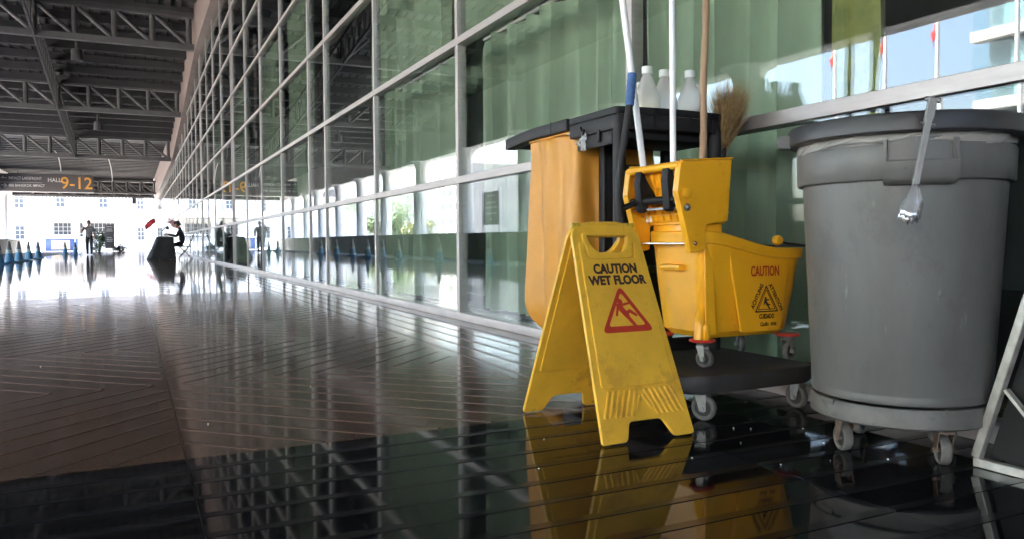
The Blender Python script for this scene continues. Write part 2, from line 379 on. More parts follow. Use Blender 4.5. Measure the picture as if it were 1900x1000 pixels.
# matte strips inlaid in the polished stone
def clipbar(mb, p, d, wd, x0, x1, y0, y1, z=0.0012):
    # strip centre line p + t d clipped to the tile rectangle
    t0, t1 = -99, 99
    for c, dc, lo, hi in ((p[0], d[0], x0, x1), (p[1], d[1], y0, y1)):
        if abs(dc) < 1e-9:
            if not lo < c < hi: return
            continue
        a, b = (lo-c)/dc, (hi-c)/dc
        t0 = max(t0, min(a, b)); t1 = min(t1, max(a, b))
    if t1-t0 < .05: return
    px, py = -d[1]*wd/2, d[0]*wd/2
    q = [(p[0]+d[0]*t, p[1]+d[1]*t) for t in (t0, t1)]
    c = [(q[0][0]-px, q[0][1]-py), (q[1][0]-px, q[1][1]-py), (q[1][0]+px, q[1][1]+py), (q[0][0]+px, q[0][1]+py)]
    mb.add([(x, y, -.002) for x, y in c]+[(x, y, z) for x, y in c], [(4, 5, 6, 7), (0, 1, 5, 4), (1, 2, 6, 5), (2, 3, 7, 6), (3, 0, 4, 7)])
PIT, SW = 0.125, 0.026
sn = MB(); y = 2.105
while y > -3:
    for x0, x1 in zip(XT, XT[1:]): clipbar(sn, (x0, y), (1, 0), SW, x0+.004, x1-.004, -99, 99)
    y -= PIT
sn.build('floor_strips', M_STRIP, floor, kind='stuff')
sb = MB()
for i, (x0, x1) in enumerate(zip(XT[:-2], XT[1:-1])):
    for j, (y0, y1) in enumerate(zip(YB, YB[1:])):
        s = 1 if (i+j) % 2 == 0 else -1; d = (math.sqrt(.5), s*math.sqrt(.5)); k = -12
        while k < 13:
            c = ((x0+x1)/2-d[1]*PIT*k, (y0+y1)/2+d[0]*PIT*k)
            clipbar(sb, c, d, .018, x0+.012, x1-.012, y0+.012, y1-.012); k += 1
x = XT[-2]+.07
while x < XF-.03:
    clipbar(sb, (x, 3), (0, 1), SW, -99, 99, 2.22, 9.49); x += PIT
sb.build('floor_strips', M_BSTRIP, floor, kind='stuff')
sf = MB(); x = XT[-2]+.07
while x < XF-.03:
    clipbar(sf, (x, 30), (0, 1), SW, -99, 99, 9.51, 60); x += PIT
for y in [9.62+.5*k for k in range(100)]:
    clipbar(sf, (0, y), (1, 0), SW*.8, -3.4, XT[-2]-.01, -99, 99)
sf.build('floor_strips', M_BSTRIP, floor, kind='stuff')

# ------------------------------------------------------------------ the exhibition hall with its glass front
hall = thing('exhibition_hall', 'long hall with a tall glazed front of square panes in aluminium frames', 'building', (XF, 0, 0))
HO = origin(hall)
MB().box(XF-.0, XF+.11, -12, 84, 0.0, 0.055).build('sill', M_SILL, hall, bevel=0.004)
YM = [-11.6, -9.5, -7.35, -5.2, -3.05, -0.9, 1.0-.05, 3.10, 5.28, 7.43, 9.59, 10.57, 12.72, 14.86, 16.98, 19.15, 19.48, 21.75, 23.95, 26.1, 28.35, 28.72]
while YM[-1] < 82: YM.append(YM[-1]+2.15)
mm = {}
for yv in YM:
    zt = round(zfas(yv)+.1, 2); fat = 0.09 if abs(yv-28.72) < .01 else 0.046
    if (zt, fat) not in mm:
        me = MB().box(0, .07, -fat/2, fat/2, 0.0545, zt).mesh('mullion', bevel=0.002, seg=1); me.materials.append(M_ALU); mm[(zt, fat)] = me
    place('mullion', mm[(zt, fat)], hall, (0.004, yv, 0))
for k in range(1, 7):
    yend = 84
    for yy in range(20, 84):
        if zfas(yy) < k+.05: yend = yy; break
    MB().box(XF+.001, XF+.085, -11.6, yend, k-.012, k+.040).build('transom', M_ALU, hall, bevel=0.002, seg=1)
pm = {}
for y0, y1 in zip(YM, YM[1:]):
    if y1-y0 < .5: continue
    zt = zfas((y0+y1)/2)
    for k in range(0, 7):
        zb = .057 if k == 0 else k+.042
        ze = min(k+1-.014, zt+.05)
        if ze-zb < .2: continue
        key = (round(y1-y0-.052, 3), round(ze-zb, 2))
        if key not in pm:
            me = MB().box(0, .010, 0, key[0], 0, key[1]).mesh('pane'); me.materials.append(M_GLASS); pm[key] = me
        place('pane', pm[key], hall, (.020, y0+.026, zb), (0, random.uniform(-.0012, .0012), random.uniform(-.0016, .0016)))
# fascia above the glass
fa = MB(); ys = [-34, 28, 36.2, 46, 53, 84]
for a, b in zip(ys, ys[1:]):
    za, zb = zfas(a), zfas(b)
    fa.add([(XF-.16, a, za), (XF-.16, b, zb), (XF-.16, b, zc(b)+1.6), (XF-.16, a, zc(a)+1.6), (XF+.12, a, za), (XF+.12, b, zb), (XF+.12, b, zc(b)+1.6), (XF+.12, a, zc(a)+1.6)],
           [(0,1,2,3),(4,7,6,5),(0,4,5,1),(3,2,6,7),(0,3,7,4),(1,5,6,2)])
fa.build('fascia', M_FASCIA, hall)
# the dark hall behind the glass
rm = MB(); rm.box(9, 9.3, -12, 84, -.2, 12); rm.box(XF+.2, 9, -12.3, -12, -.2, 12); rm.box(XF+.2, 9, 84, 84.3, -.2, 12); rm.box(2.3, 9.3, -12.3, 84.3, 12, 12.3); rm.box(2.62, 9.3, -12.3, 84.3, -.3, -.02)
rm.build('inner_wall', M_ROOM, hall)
MB().box(XF+.125, XF+.165, -12.3, 84.3, 6.97, 12.0).build('upper_wall', M_CONC, hall)
MB().box(XF+.125, XF+.165, 46, 84.3, 4.9, 6.969).build('upper_wall', M_CONC, hall)
MB().box(XF, 2.4, -34, -12.01, -.15, 12).build('plain_wall', M_CONC, hall)  # unseen hall stretch, added to help close off light from behind
MB().box(XL+.3, XF-.01, -34.4, -34, -.15, 12).build('end_wall', M_CONC, hall)  # unseen wall added behind the camera to cut the light from there
# inner posts seen through the glass
for yv, xx in ((9.15, 2.72), (17.2, 3.2), (24.5, 3.4)):
    MB().bar((xx, yv, 0), (xx, yv, 6.8), .07).build('inner_post', M_ALU, hall)

# curtains
def curtain(y0, y1, z0, z1, x, m, label, wl=.19, amp=.075, seed=1):
    rnd = random.Random(seed); n = max(8, int((y1-y0)/.022)); ph = 0; xs = []
    for i in range(n+1):
        ph += 2*math.pi*.022/wl*(.65+.7*rnd.random()); xs.append((abs(math.sin(ph/2))**.75*2-1)*amp*(.75+.25*math.sin(ph*.37+seed)))
    zs = [z0, z0+(z1-z0)*.25, z0+(z1-z0)*.6, z1-.08, z1]; V = []; F = []
    for side in (0, 1):
        for j, z in enumerate(zs):
            for i in range(n+1):
                dx = xs[i]*(1.15-.35*j/4)+.012*math.sin(i*.21+j*1.7); zz = z+(.018*math.sin(i*.5+seed) if j == 4 else 0)
                V.append((x+dx+side*.004, y0+(y1-y0)*i/n, zz))
    w_ = n+1; h_ = len(zs); o2 = w_*h_
    for j in range(h_-1):
        for i in range(n):
            a = j*w_+i; F.append((a, a+1, a+1+w_, a+w_)); F.append((o2+a+w_, o2+a+1+w_, o2+a+1, o2+a))
    for i in range(n):
        F.append((i+1, i, o2+i, o2+i+1)); a = (h_-1)*w_+i; F.append((a, a+1, o2+a+1, o2+a))
    for j in range(h_-1):
        a = j*w_; F.append((a, a+w_, o2+a+w_, o2+a)); a = j*w_+n; F.append((a+w_, a, o2+a, o2+a+w_))
    root = thing('curtain', label, 'curtain', (x, (y0+y1)/2, z0), 'curtains behind the glass front')
    mb = MB(); mb.add(V, F); mb.build('cloth', m, root, smooth=60)
    MB().tube([(x+.03, y0-.03, z1+.03), (x+.03, y1+.03, z1+.03)], .014, 8).build('rail', M_ALU, root, smooth=40)
CU = [(3.72, 5.85, .03, 2.19, M_CURT, 'green pleated curtain in the lower bay directly behind the cart bag and jugs'),
      (3.30, 6.30, 2.30, 4.6, M_CURT, 'green pleated curtain of the upper row above the cleaning cart'),
      (6.42, 8.12, .03, 2.19, M_CURT, 'green pleated curtain in the lower bay one frame left of the cart bag'),
      (6.55, 9.0, 2.30, 4.6, M_CURT, 'green pleated curtain of the upper row left of the cleaning cart'),
      (2.36, 3.62, .03, 2.4, M_CURT, 'green pleated curtain behind the grey bin and the broom'),
      (2.08, 2.34, .9, 2.4, M_OLIVE, 'narrow olive patterned curtain at the right of the green ones'),
      (12.6, 14.1, .03, 2.19, M_CURT, 'green curtain in the lower row beyond the dark bay'),
      (12.4, 14.3, 2.30, 4.6, M_CURT, 'green curtain in the upper row beyond the dark bay'),
      (15.6, 17.4, .03, 4.5, M_CURT, 'tall green curtain in the middle of the glass front'),
      (20.2, 22.6, .03, 4.5, M_CURT, 'tall green curtain just beyond the double mullion'),
      (26.0, 29.5, .03, 4.5, M_CURT, 'tall green curtain far along the glass front by the seated person')]
for i, (a, b, c, d, m_, lb) in enumerate(CU): curtain(a, b, c, d, 2.60, m_, lb, seed=i+3)
curtain(6.35, 8.3, .03, 4.6, 3.15, M_CURT, 'shaded green curtain set farther back, seen right of the mullion by the bag', seed=31)
curtain(9.5, 10.9, .03, 4.6, 3.15, M_CURT, 'shaded green curtain set farther back, right of the dark uncurtained bay', seed=32)

# ------------------------------------------------------------------ canopy over the concourse
can = thing('canopy', 'dark steel truss canopy roof over the polished concourse', 'canopy', (-4, 0, 0))

# roof sheets (one per slope length), ribs and purlins
ys = [-34, 28, 36.2, 46, 53, 84]  # roof runs on unseen behind the camera, lengthened to cut back light
for a, b in zip(ys, ys[1:]):
    za, zb = zc(a)+1.42, zc(b)+1.42
    d = MB(); d.add([(XL-.6, a, za), (XF-.16, a, za), (XF-.16, b, zb), (XL-.6, b, zb), (XL-.6, a, za+.08), (XF-.16, a, za+.08), (XF-.16, b, zb+.08), (XL-.6, b, zb+.08)],
        [(0,3,2,1),(4,5,6,7),(0,1,5,4),(1,2,6,5),(2,3,7,6),(3,0,4,7)])
    d.build('roof_sheet', M_DECK, can)
rb = MB(); x = XL-.3
while x < XF-.2:
    for a, b in zip(ys, ys[1:]): rb.bar((x, a, zc(a)+1.39), (x, b, zc(b)+1.39), .045, .07)
    x += .34
rb.build('sheet_ribs', M_STEELD, can, kind='stuff')
y = -33.2; pk = None
pme = MB().box(XL-.5, XF-.17, -.11, .11, -.16, .12).mesh('purlin', off=Vector((0, 0, 0))); pme.materials.append(M_STEELD)
while y < 83:
    place('purlin', pme, can, (4, y, zc(y)+1.23)); y += 1.36
# trusses across
def truss_mesh():
    pass
chord = MB(); chord.box(XL, XF-.18, -.11, .11, -.10, .10); chm = chord.mesh('chord', bevel=.012, seg=1); chm.materials.append(M_STEEL)
post = MB().tube([(0, 0, 0), (0, 0, .9)], .088, 12).mesh('post'); post.materials.append(M_STEEL)
diag = MB().tube([(0, 0, .9), (1.0, 0, 0)], .064, 10).mesh('diagonal'); diag.materials.append(M_STEEL)
for me in (post, diag):
    me.polygons.foreach_set('use_smooth', [True]*len(me.polygons)); me.set_sharp_from_angle(angle=R(50))
for ty in (-12.6, -4.6, 3.4, 11.6, 19.8, 28.0, 36.2, 46.0, 76.9, 83.4):
    z = zc(ty) if ty < 50 else 4.95
    t = bpy.data.objects.new('truss', chm); COL.objects.link(t); t.parent = can; t.location = (4, ty, z+.08)
    c2 = place('chord', chm, t, (0, 0, 1.03))
    x = XF-.32
    while x > XL+.2:
        place('post', post, t, (x, 0, .07))
        if x-1.1 > XL: place('diagonal', diag, t, (x-1.05, 0, .07))
        x -= 1.1
# lattice girder along the hall
lg = MB(); lgw = MB(); pts = [(-2.6, yy, zc(yy)+.02) for yy in (4, 28, 36.2, 46)]
for p, q in zip(pts, pts[1:]):
    lg.bar(p, q, .07, .09); lg.bar((p[0], p[1], p[2]+.9), (q[0], q[1], q[2]+.9), .12, .12)
gir = lg.build('lattice_girder', M_STEEL, can)
yy = 4.6
while yy < 46:
    lgw.bar((-2.6, yy, zc(yy)), (-2.6, yy+.35, zc(yy+.35)+.9), .06); lgw.bar((-2.6, yy+.35, zc(yy+.35)+.9), (-2.6, yy+.7, zc(yy+.7)), .06); yy += .7
lgw.build('lacing_bars', M_STEEL, gir, kind='stuff')
# lights hanging under the purlins
for (lx, ly) in ((-1.62, 31.2), (-1.35, 41.2), (-5.5, 31.2), (-5.5, 41.2), (-1.5, 22.4), (-5.5, 22.4)):
    l = MB(); zt = zc(ly)+1.1; l.lathe([(0, zt), (.05, zt), (.05, zt-.3), (.17, zt-.34), (.19, zt-.72), (.165, zt-.72), (0, zt-.60)], (lx, ly, 0), 20)
    l.build('high_bay_lamp', M_STEEL, can, smooth=40)
# end fascia of the canopy and its trough edge
e = MB(); e.box(XL-.5, XF-.2, 83.7, 83.95, 5.05, 7.2); e.build('end_fascia', M_STEELD, can)
e = MB(); x = XL-.5
while x < XF-.3: e.box(x, x+.16, 83.55, 84.05, 4.86, 5.05); x += .3
e.build('trough_edge', M_STEEL, can, kind='stuff')
MB().box(.0, .35, 83.4, 83.7, 4.35, 5.0).build('speaker_box', M_STEELD, can)
# curved wires hanging in front of the sign, their bright highlights painted pale
for x0, y0, z0, x1, z1 in ((-4.6, 60, 6.75, -4.3, 5.5), (-1.6, 60, 6.6, -1.2, 4.9)):
    MB().tube([(x0+(x1-x0)*math.sin(t*math.pi/2), y0+1.0*t, z0+(z1-z0)*(1-math.cos(t*math.pi/2))) for t in [k/8 for k in range(9)]], .03, 8).build('wire_highlight', M_LAMPW, can, smooth=40)
# outer edge beam with flared column heads
MB().box(XL-.35, XL+.25, -34, 84, 4.9, 7.2).build('edge_beam', M_CONC, can)
up = MB()
for a, b in zip(ys, ys[1:]):
    if zc(a)+1.5 > 7.2: up.add([(XL-.3, a, 7.2), (XL-.3, b, 7.2), (XL-.3, b, max(7.2, zc(b)+1.45)), (XL-.3, a, zc(a)+1.45), (XL-.1, a, 7.2), (XL-.1, b, 7.2), (XL-.1, b, max(7.2, zc(b)+1.45)), (XL-.1, a, zc(a)+1.45)], [(0,1,2,3),(4,7,6,5),(0,4,5,1),(3,2,6,7),(0,3,7,4),(1,5,6,2)])
up.build('side_cladding', M_DECK, can)
colm = MB(); colm.lathe([(0, -.15), (.42, -.15), (.42, .1), (.34, .14), (.34, 4.3)]+[(.34+.35*(1-math.cos(t*math.pi/2)), 4.3+.6*math.sin(t*math.pi/2)) for t in [k/8 for k in range(1, 9)]]+[(0, 4.9)], (0, 0, 0), 28)
colme = colm.mesh('shaft'); colme.materials.append(M_CONC); colme.polygons.foreach_set('use_smooth', [True]*len(colme.polygons)); colme.set_sharp_from_angle(angle=R(40))
names = ['nearest', 'second', 'third', 'fourth', 'fifth', 'sixth', 'seventh', 'eighth', 'ninth', 'tenth', 'last']
cy_ = [15.2, 21.5, 27.8, 34.1, 40.4, 46.7, 53, 59.3, 65.6, 71.9, 78.2]
for i, yv in enumerate(cy_):
    c = bpy.data.objects.new('concrete_column', colme); COL.objects.link(c); c.location = (-9.85, yv, 0)
    tag(c, f'pale concrete column with spread head, {names[i]} along the canopy edge', 'column', 'columns along the outer canopy edge')

# ================================================================== foreground things
# ------------------------------------------------------------------ wet floor sign
ws = thing('wet_floor_sign', 'yellow folding caution wet floor sign standing open on the black floor', 'floor sign', (1.311, 2.045, 0))
LEN, ANG = 0.662, math.atan2(.243, .614)
def half(u, v): return u*(.159-.039*v/LEN)/.159      # taper
def bq(u, v): return (half(u, v), v)
outer = rpoly([bq(-.159, 0), bq(-.075, 0), bq(-.058, .056), bq(.058, .056), bq(.088, 0), bq(.159, 0), bq(.159, LEN-.035), bq(.135, LEN-.002), bq(.06, LEN+.008), bq(-.06, LEN+.008), bq(-.135, LEN-.002), bq(-.159, LEN-.035)], .012)
hole = [(-.072, LEN-.042), (.072, LEN-.042)]+[(.072-.012*k/6-.030*(1-math.cos(k/6*math.pi/2)), LEN-.042-.055*math.sin(k/6*math.pi/2)) for k in range(1, 7)]+[(-.072+.012*k/6+.030*(1-math.cos(k/6*math.pi/2)), LEN-.042-.055*math.sin(k/6*math.pi/2)) for k in range(6, 0, -1)]
pan_o = rpoly([bq(-.137, .155), bq(.137, .155), bq(.136, .60), bq(.112, .60), bq(.112, .545), bq(-.112, .545), bq(-.112, .60), bq(-.136, .60)], .012)
bez_o = rpoly([(-.092, LEN-.030), (.092, LEN-.030), (.080, .545), (-.080, .545)], .02)
for side in (-1, 1):
    # front board leans back from the camera side: side -1 has its foot at smaller y
    up = Vector((0, -side*math.sin(ANG), math.cos(ANG))); ux = Vector((1, 0, 0)) if side < 0 else Vector((-1, 0, 0))
    nrm = ux.cross(up)
    o = Vector((1.311, 2.045+side*.243, 0.0035))
    def P3(dn=0.0): return frame(o+nrm*dn, ux, up, nrm)
    me = xf(plate_mesh(outer, [hole], .013, .003), P3(), ws); bo = link('front_board' if side < 0 else 'rear_board', me, M_YEL, ws, 30)
    me = xf(plate_mesh(pan_o, [], .008, .003), P3(.0068), ws); link('raised_panel', me, M_YEL, bo, 30)
    me = xf(plate_mesh(pan_o, [], .008, .003), P3(-.0068), ws); link('raised_panel', me, M_YEL, bo, 30)
    me = xf(plate_mesh(bez_o, [hole], .010, .004), P3(.0068), ws); link('handle_surround', me, M_YEL, bo, 30)
    for sg, top in ((-1, 1), (1, 1)):
        for k in range(7):
            u0 = sg*(.012+.0185*k); v0 = .068 if k > 2 else .075+.022*(2-k) if False else .070
            v1 = .145; du = -sg*.030
            a = (u0+sg*.012, .074+(.016 if k == 0 else 0)); b = (u0+sg*.012+du*.9, .142)
            if abs(b[0]) < .006 or b[0]*sg < 0: b = (sg*.005, a[1]+(b[1]-a[1])*abs((a[0]-sg*.005)/(a[0]-b[0])))
            if abs(a[0]) > .142: continue
            me = xf(plate_mesh(capsule(a, b, .0052), [], .009, .0035), P3(.0066), ws); link('grip_rib', me, M_YEL, bo, 30)
    if side < 0:
        for txt, v, wd, sz in (('CAUTION', .512, .155, .0385), ('WET FLOOR', .4765, .206, .0385)):
            me = xf(text_mesh(txt, sz, .0018, width=wd), P3(.0113) @ Matrix.Translation((.004, v, 0)), ws); link('lettering', me, M_PBLK, bo)
        def tri(sc, r): return rpoly([(0+.004, .383+.072*sc+.006*sc), (-.092*sc+.004, .383-.068*sc), (.092*sc+.004, .383-.068*sc)], r, 6)
        me = xf(plate_mesh(tri(1, .022), [tri(.72, .012)], .0008), P3(.0112), ws); link('warning_triangle', me, M_PRED, bo)
        fig = [capsule((-.010, .413), (-.004, .409), .0075), capsule((-.012, .396), (.010, .366), .0095, .0085), capsule((-.006, .398), (.024, .404), .0042, .0036),
               capsule((-.016, .396), (-.026, .368), .0040, .0034), capsule((.006, .370), (.022, .380), .0058, .005), capsule((.022, .380), (.042, .366), .005, .0042), capsule((.008, .366), (.036, .328), .0062, .0048)]
        for i, c in enumerate(fig):
            me = xf(plate_mesh(c, [], .0008), P3(.0112+i*.00012), ws)
            if i == 0: fo = link('falling_figure', me, M_PRED, bo)
            else:
                bm = bmesh.new(); bm.from_mesh(fo.data); bm.from_mesh(me); bm.to_mesh(fo.data); bm.free(); bpy.data.meshes.remove(me)
hb = MB()
for u in (-.106, -.090, .090, .106): hb.lathe([(0, -.006), (.009, -.006), (.009, .006), (0, .006)], (1.311+u, 2.045, .6145), 14, axis='x')
hb.build('hinge', M_YELD, ws, smooth=40)

# ------------------------------------------------------------------ casters
def caster(parent, x, y, z0, r=.038, wd=.024, yaw=0., trail=.018, mw=M_RUBBER, mf=M_ZINC, top=.02, name='caster'):
    """fork (part) with its wheel (sub-part); z0 floor, top = plate above wheel"""
    c = math.cos(yaw); s = math.sin(yaw)
    def T(mb):
        mb.v = [(x+v[0]*c-v[1]*s, y+v[0]*s+v[1]*c, z0+v[2]) for v in mb.v]; return mb
    zt = 2*r+top
    fk = MB()
    fk.lathe([(0, zt), (r*.62, zt), (r*.62, zt-.006), (r*.5, zt-.012), (0, zt-.012)], (0, 0, 0), 18)
    for sd_ in (-1, 1):
        yy = sd_*(wd/2+.0045)
        fk.prism([(-r*.45, zt-.012), (r*.5, zt-.012), (trail+r*.30, r*.8), (trail+r*.12, r*.72), (trail-r*.22, r*.78)], yy-.0016, yy+.0016, lambda a, b, z: (a, z, b))
    fk.box(-r*.45, r*.5, -wd/2-.006, wd/2+.006, zt-.015, zt-.011)
    fk.lathe([(0, -wd/2-.011), (.0075, -wd/2-.011), (.0075, wd/2+.011), (0, wd/2+.011)], (trail, 0, r), 10, axis='y')
    f = T(fk).build(name, mf, parent, smooth=35)
    wh = MB(); h = wd/2
    wh.lathe([(r*.66, -h*.8), (r*.86, -h), (r*.97, -h*.75), (r, -h*.3), (r, h*.3), (r*.97, h*.75), (r*.86, h), (r*.66, h*.8)], (trail, 0, r), 26, closed=True, axis='y')
    T(wh).build('tyre', mw, f, smooth=40)
    hb_ = MB(); hb_.lathe([(0, -h*.55), (r*.3, -h*.6), (r*.66, -h*.45), (r*.67, -h*.45), (r*.67, h*.45), (r*.66, h*.45), (r*.3, h*.6), (0, h*.55)], (trail, 0, r), 22, axis='y')
    T(hb_).build('wheel_hub', M_HUB, f, smooth=40)
    return f

# ------------------------------------------------------------------ grey bin on its dolly
BX, BY = 1.862, 1.425
th0 = math.atan2(-BY, -BX)                   # direction from the bin to the camera
dol = thing('bin_dolly', 'round grey wheeled dolly under the grey waste bin', 'dolly', (BX, BY, 0))
d = MB(); d.lathe([(0, .105), (.19, .105), (.214, .098), (.224, .104), (.224, .142), (.218, .150), (.207, .150), (.203, .135), (.05, .132), (0, .132)], (BX, BY, 0), 64)
d.build('deck', M_DOLLY, dol, smooth=40)
for k in range(4):
    a = th0-R(52)+k*R(90)
    a2 = th0+R(18)+R(90)*k
    d = MB(); d.lathe([(.2255, .138), (.2255, .152), (.206, .152), (.206, .138)], (BX, BY, 0), 8, a-.16, a+.16, closed=True); d.build('locking_tab', M_DOLLY, dol, smooth=40)
for k, (x, y, yw) in enumerate(((1.715, 1.472, R(68)), (1.822, 1.262, R(52)), (2.0, 1.38, R(150)), (1.90, 1.585, R(20)))):
    caster(dol, x, y, 0, r=.036, wd=.026, yaw=yw, trail=.012, mf=M_RUST, top=.026)
bn = thing('waste_bin', 'large round grey plastic waste bin with a liner, standing on a dolly', 'bin', (BX, BY, .136))
zb0 = .153
b = MB()
b.lathe([(0, zb0), (.205, zb0), (.219, zb0+.006), (.222, zb0+.016), (.219, zb0+.024), (.2205, zb0+.03), (.2485, .728), (.2485, .80), (.244, .80), (.216, zb0+.02), (0, zb0+.012)], (BX, BY, 0), 96)
body = b.build('body', M_BIN, bn, smooth=40)
HW = .300                                   # half angle of the handle bay
hands = [th0+R(9), th0+R(9)+math.pi, th0-R(83)]
def collar(a0, a1):
    c = MB(); c.lathe([(.2495, .715), (.2595, .712), (.2625, .716), (.2650, .792), (.262, .798), (.2505, .798)], (BX, BY, 0), max(6, int(60*(a1-a0)/6.28)), a0, a1, closed=True); return c
collar(hands[0]+HW, hands[0]+math.pi-HW).build('collar', M_BIN, bn, smooth=40)
collar(hands[0]+math.pi+HW, hands[0]+2*math.pi-HW).build('collar', M_BIN, bn, smooth=40)
for h in hands[:2]:
    m_ = MB(); m_.lathe([(.2495, .700), (.258, .698), (.276, .706), (.281, .714), (.283, .752), (.279, .757), (.272, .752), (.2495, .745)], (BX, BY, 0), 16, h-HW, h+HW, closed=True)
    for a in (h-HW, h+HW-.03): m_.lathe([(.2495, .744), (.2825, .750), (.276, .806), (.2495, .810)], (BX, BY, 0), 3, a, a+.03, closed=True)
    m_.lathe([(.2495, .745), (.2655, .748), (.2625, .785), (.2605, .812), (.2495, .812)], (BX, BY, 0), 14, h-HW+.028, h+HW-.028, closed=True)
    m_.build('handle', M_BIN, body, smooth=35)
r_ = MB(); r_.lathe([(.2485, .80), (.2505, .822), (.283, .822), (.287, .826), (.288, .862), (.284, .869), (.268, .871), (.262, .866), (.244, .80)], (BX, BY, 0), 110, closed=True)
r_.build('rim', M_BINR, bn, smooth=35)
lug = MB(); lug.lathe([(.285, .818), (.315, .820), (.318, .826), (.318, .850), (.285, .853)], (BX, BY, 0), 8, th0-R(80)-.10, th0-R(80)+.12, closed=True); lug.build('lug', M_BIN, bn, smooth=35)
def wob(t, z, r):
    k = (.835-z)/.03
    return (.006*math.sin(t*9+1)+.004*math.sin(t*23+z*60)+.003*math.sin(t*41+z*140))*max(0, k)*.9
ln = MB(); n_l = 160; V = []; F = []
for k in range(n_l):
    t = 2*math.pi*k/n_l; drop = .026+.005*math.sin(t*3+.5)+.002*math.sin(t*7+1.2)
    for j in range(6):
        z = .826-drop*j/5; rr = .2570+.0035*j/5+.0035*math.sin(t*13+j*.9)+.0022*math.sin(t*37+j*1.7)
        V.append((BX+rr*math.cos(t), BY+rr*math.sin(t), z))
for k in range(n_l):
    for j in range(5): a = k*6+j; c = ((k+1) % n_l)*6+j; F.append((a, c, c+1, a+1))
ln.add(V, F); lo = ln.build('liner', M_LINER, bn, smooth=70)
sm = lo.modifiers.new('thickness', 'SOLIDIFY'); sm.thickness = .001
ins = MB(); ins.lathe([(.259, .866), (.250, .80), (.235, .5), (.2, .3), (0, .28)], (BX, BY, 0), 48); ins.build('liner_inside', M_LINER, bn, smooth=60)

# tongs hooked over the rim
tg = thing('tongs', 'chrome kitchen tongs with scalloped tips hanging on the bin rim', 'tongs', (1.60, 1.17, .6))
p_top = Vector((1.652, 1.186, .884)); p_bot = Vector((1.536, 1.158, .605)); dr = (p_bot-p_top).normalized()
ax = dr.cross(Vector((1.862-1.6, 1.425-1.17, 0)).normalized()).normalized(); ou = ax.cross(dr).normalized()
if ou.dot(Vector((BX-1.6, BY-1.17, 0))) > 0: ou = -ou
for s_ in (0, 1):
    o = ou*(.012*s_-.002)
    a = MB(); w_ = .0095
    prof = [(0, .013), (.05, .0135), (.062, .0095), (.23, .0085), (.255, .006)]
    V = []; F = []
    for t, hw in prof:
        c = p_top+dr*t+o+ou*(.010*t/.25*s_)
        V += [c-ax*hw*.75, c-ax*hw*.55+ou*.005, c+ax*hw*.55+ou*.005, c+ax*hw*.75, c+ax*hw*.4+ou*.002, c-ax*hw*.4+ou*.002]
    for i in range(len(prof)-1):
        for j in range(6): F.append((i*6+j, i*6+(j+1) % 6, i*6+6+(j+1) % 6, i*6+6+j))
    F += [(5, 4, 3, 2, 1, 0), tuple(24+j for j in range(6))]
    a.add(V, F); a.build('arm', M_CHROME, tg, smooth=40)
    hd = MB(); base = p_top+dr*.222+o+ou*(.012*s_)
    V = []; F = []; nn = 7
    for i in range(nn):
        t = i/(nn-1); hw = .0065+.0135*math.sin(min(1, t*1.25)*math.pi*.62)
        for j in range(9):
            q = (j-4)/4; sc = 1+(.16*math.cos(j*math.pi) if i > 2 else 0)
            V.append(base+dr*(.085*t*(1-.12*abs(q)*(t))*(1+(.05*math.cos(j*math.pi) if i == nn-1 else 0)))+ax*(q*hw*sc*.95)+ou*(.006*(1-q*q)+.0025*math.cos(i*2.6)*(i > 2)))
    for i in range(nn-1):
        for j in range(8): k = i*9+j; F.append((k, k+1, k+10, k+9))
    hd.add(V, F); ho = hd.build('tip', M_CHROME, tg, smooth=50); sm = ho.modifiers.new('thickness', 'SOLIDIFY'); sm.thickness = .0015
pv = MB(); pv.tube([p_top-ax*.016+ou*.006, p_top+ax*.016+ou*.006], .006, 10); pv.build('hinge', M_ZINC, tg, smooth=40)
rg = MB(); c = p_top+dr*.062+ou*.006; rg.tube([c-ax*.0165, c+ax*.0165], .0022, 8); rg.build('locking_pin', M_ZINC, tg, smooth=40)
hk = MB(); q = p_top; inn = Vector((BX-q.x, BY-q.y, 0)).normalized(); hk.tube([q+ou*.004, q+inn*.012+Vector((0, 0, .003)), q+inn*.030+Vector((0, 0, 0.002)), q+inn*.036-Vector((0, 0, .012))], .003, 8); hk.build('hook', M_CHROME, tg, smooth=50)

# ------------------------------------------------------------------ framed board at the right edge
fb = thing('board_stand', 'scuffed steel A-shaped stand with a dark board beside the bin', 'board', (1.89, 1.0, 0))
fx = 1.889
f = MB(); f.bar((fx, 1.226, .012), (fx, .62, .012), .022, .022); f.build('base_rail', M_FRAME, fb, bevel=.002, seg=1)
f = MB(); f.bar((fx, 1.222, .024), (fx, 1.005, .76), .022, .022, up=(1, 0, 0)); f.build('upright', M_FRAME, fb, bevel=.002, seg=1)
f = MB(); f.bar((fx, .63, .024), (fx, .845, .76), .022, .022, up=(1, 0, 0)); f.build('upright', M_FRAME, fb, bevel=.002, seg=1)
f = MB(); f.bar((fx, 1.152, .205), (fx, .985, .022), .009, .018, up=(1, 0, 0)); f.build('brace', M_FRAME, fb, bevel=.001, seg=1)
f = MB(); f.bar((fx, 1.01, .77), (fx, .84, .77), .022, .022); f.build('top_rail', M_FRAME, fb, bevel=.002, seg=1)
f = MB(); f.prism([(1.20, .026), (.65, .026), (.855, .755), (.995, .755)], fx+.016, fx+.024, lambda a, b_, z: (z, a, b_)); f.build('panel', M_PANEL, fb)

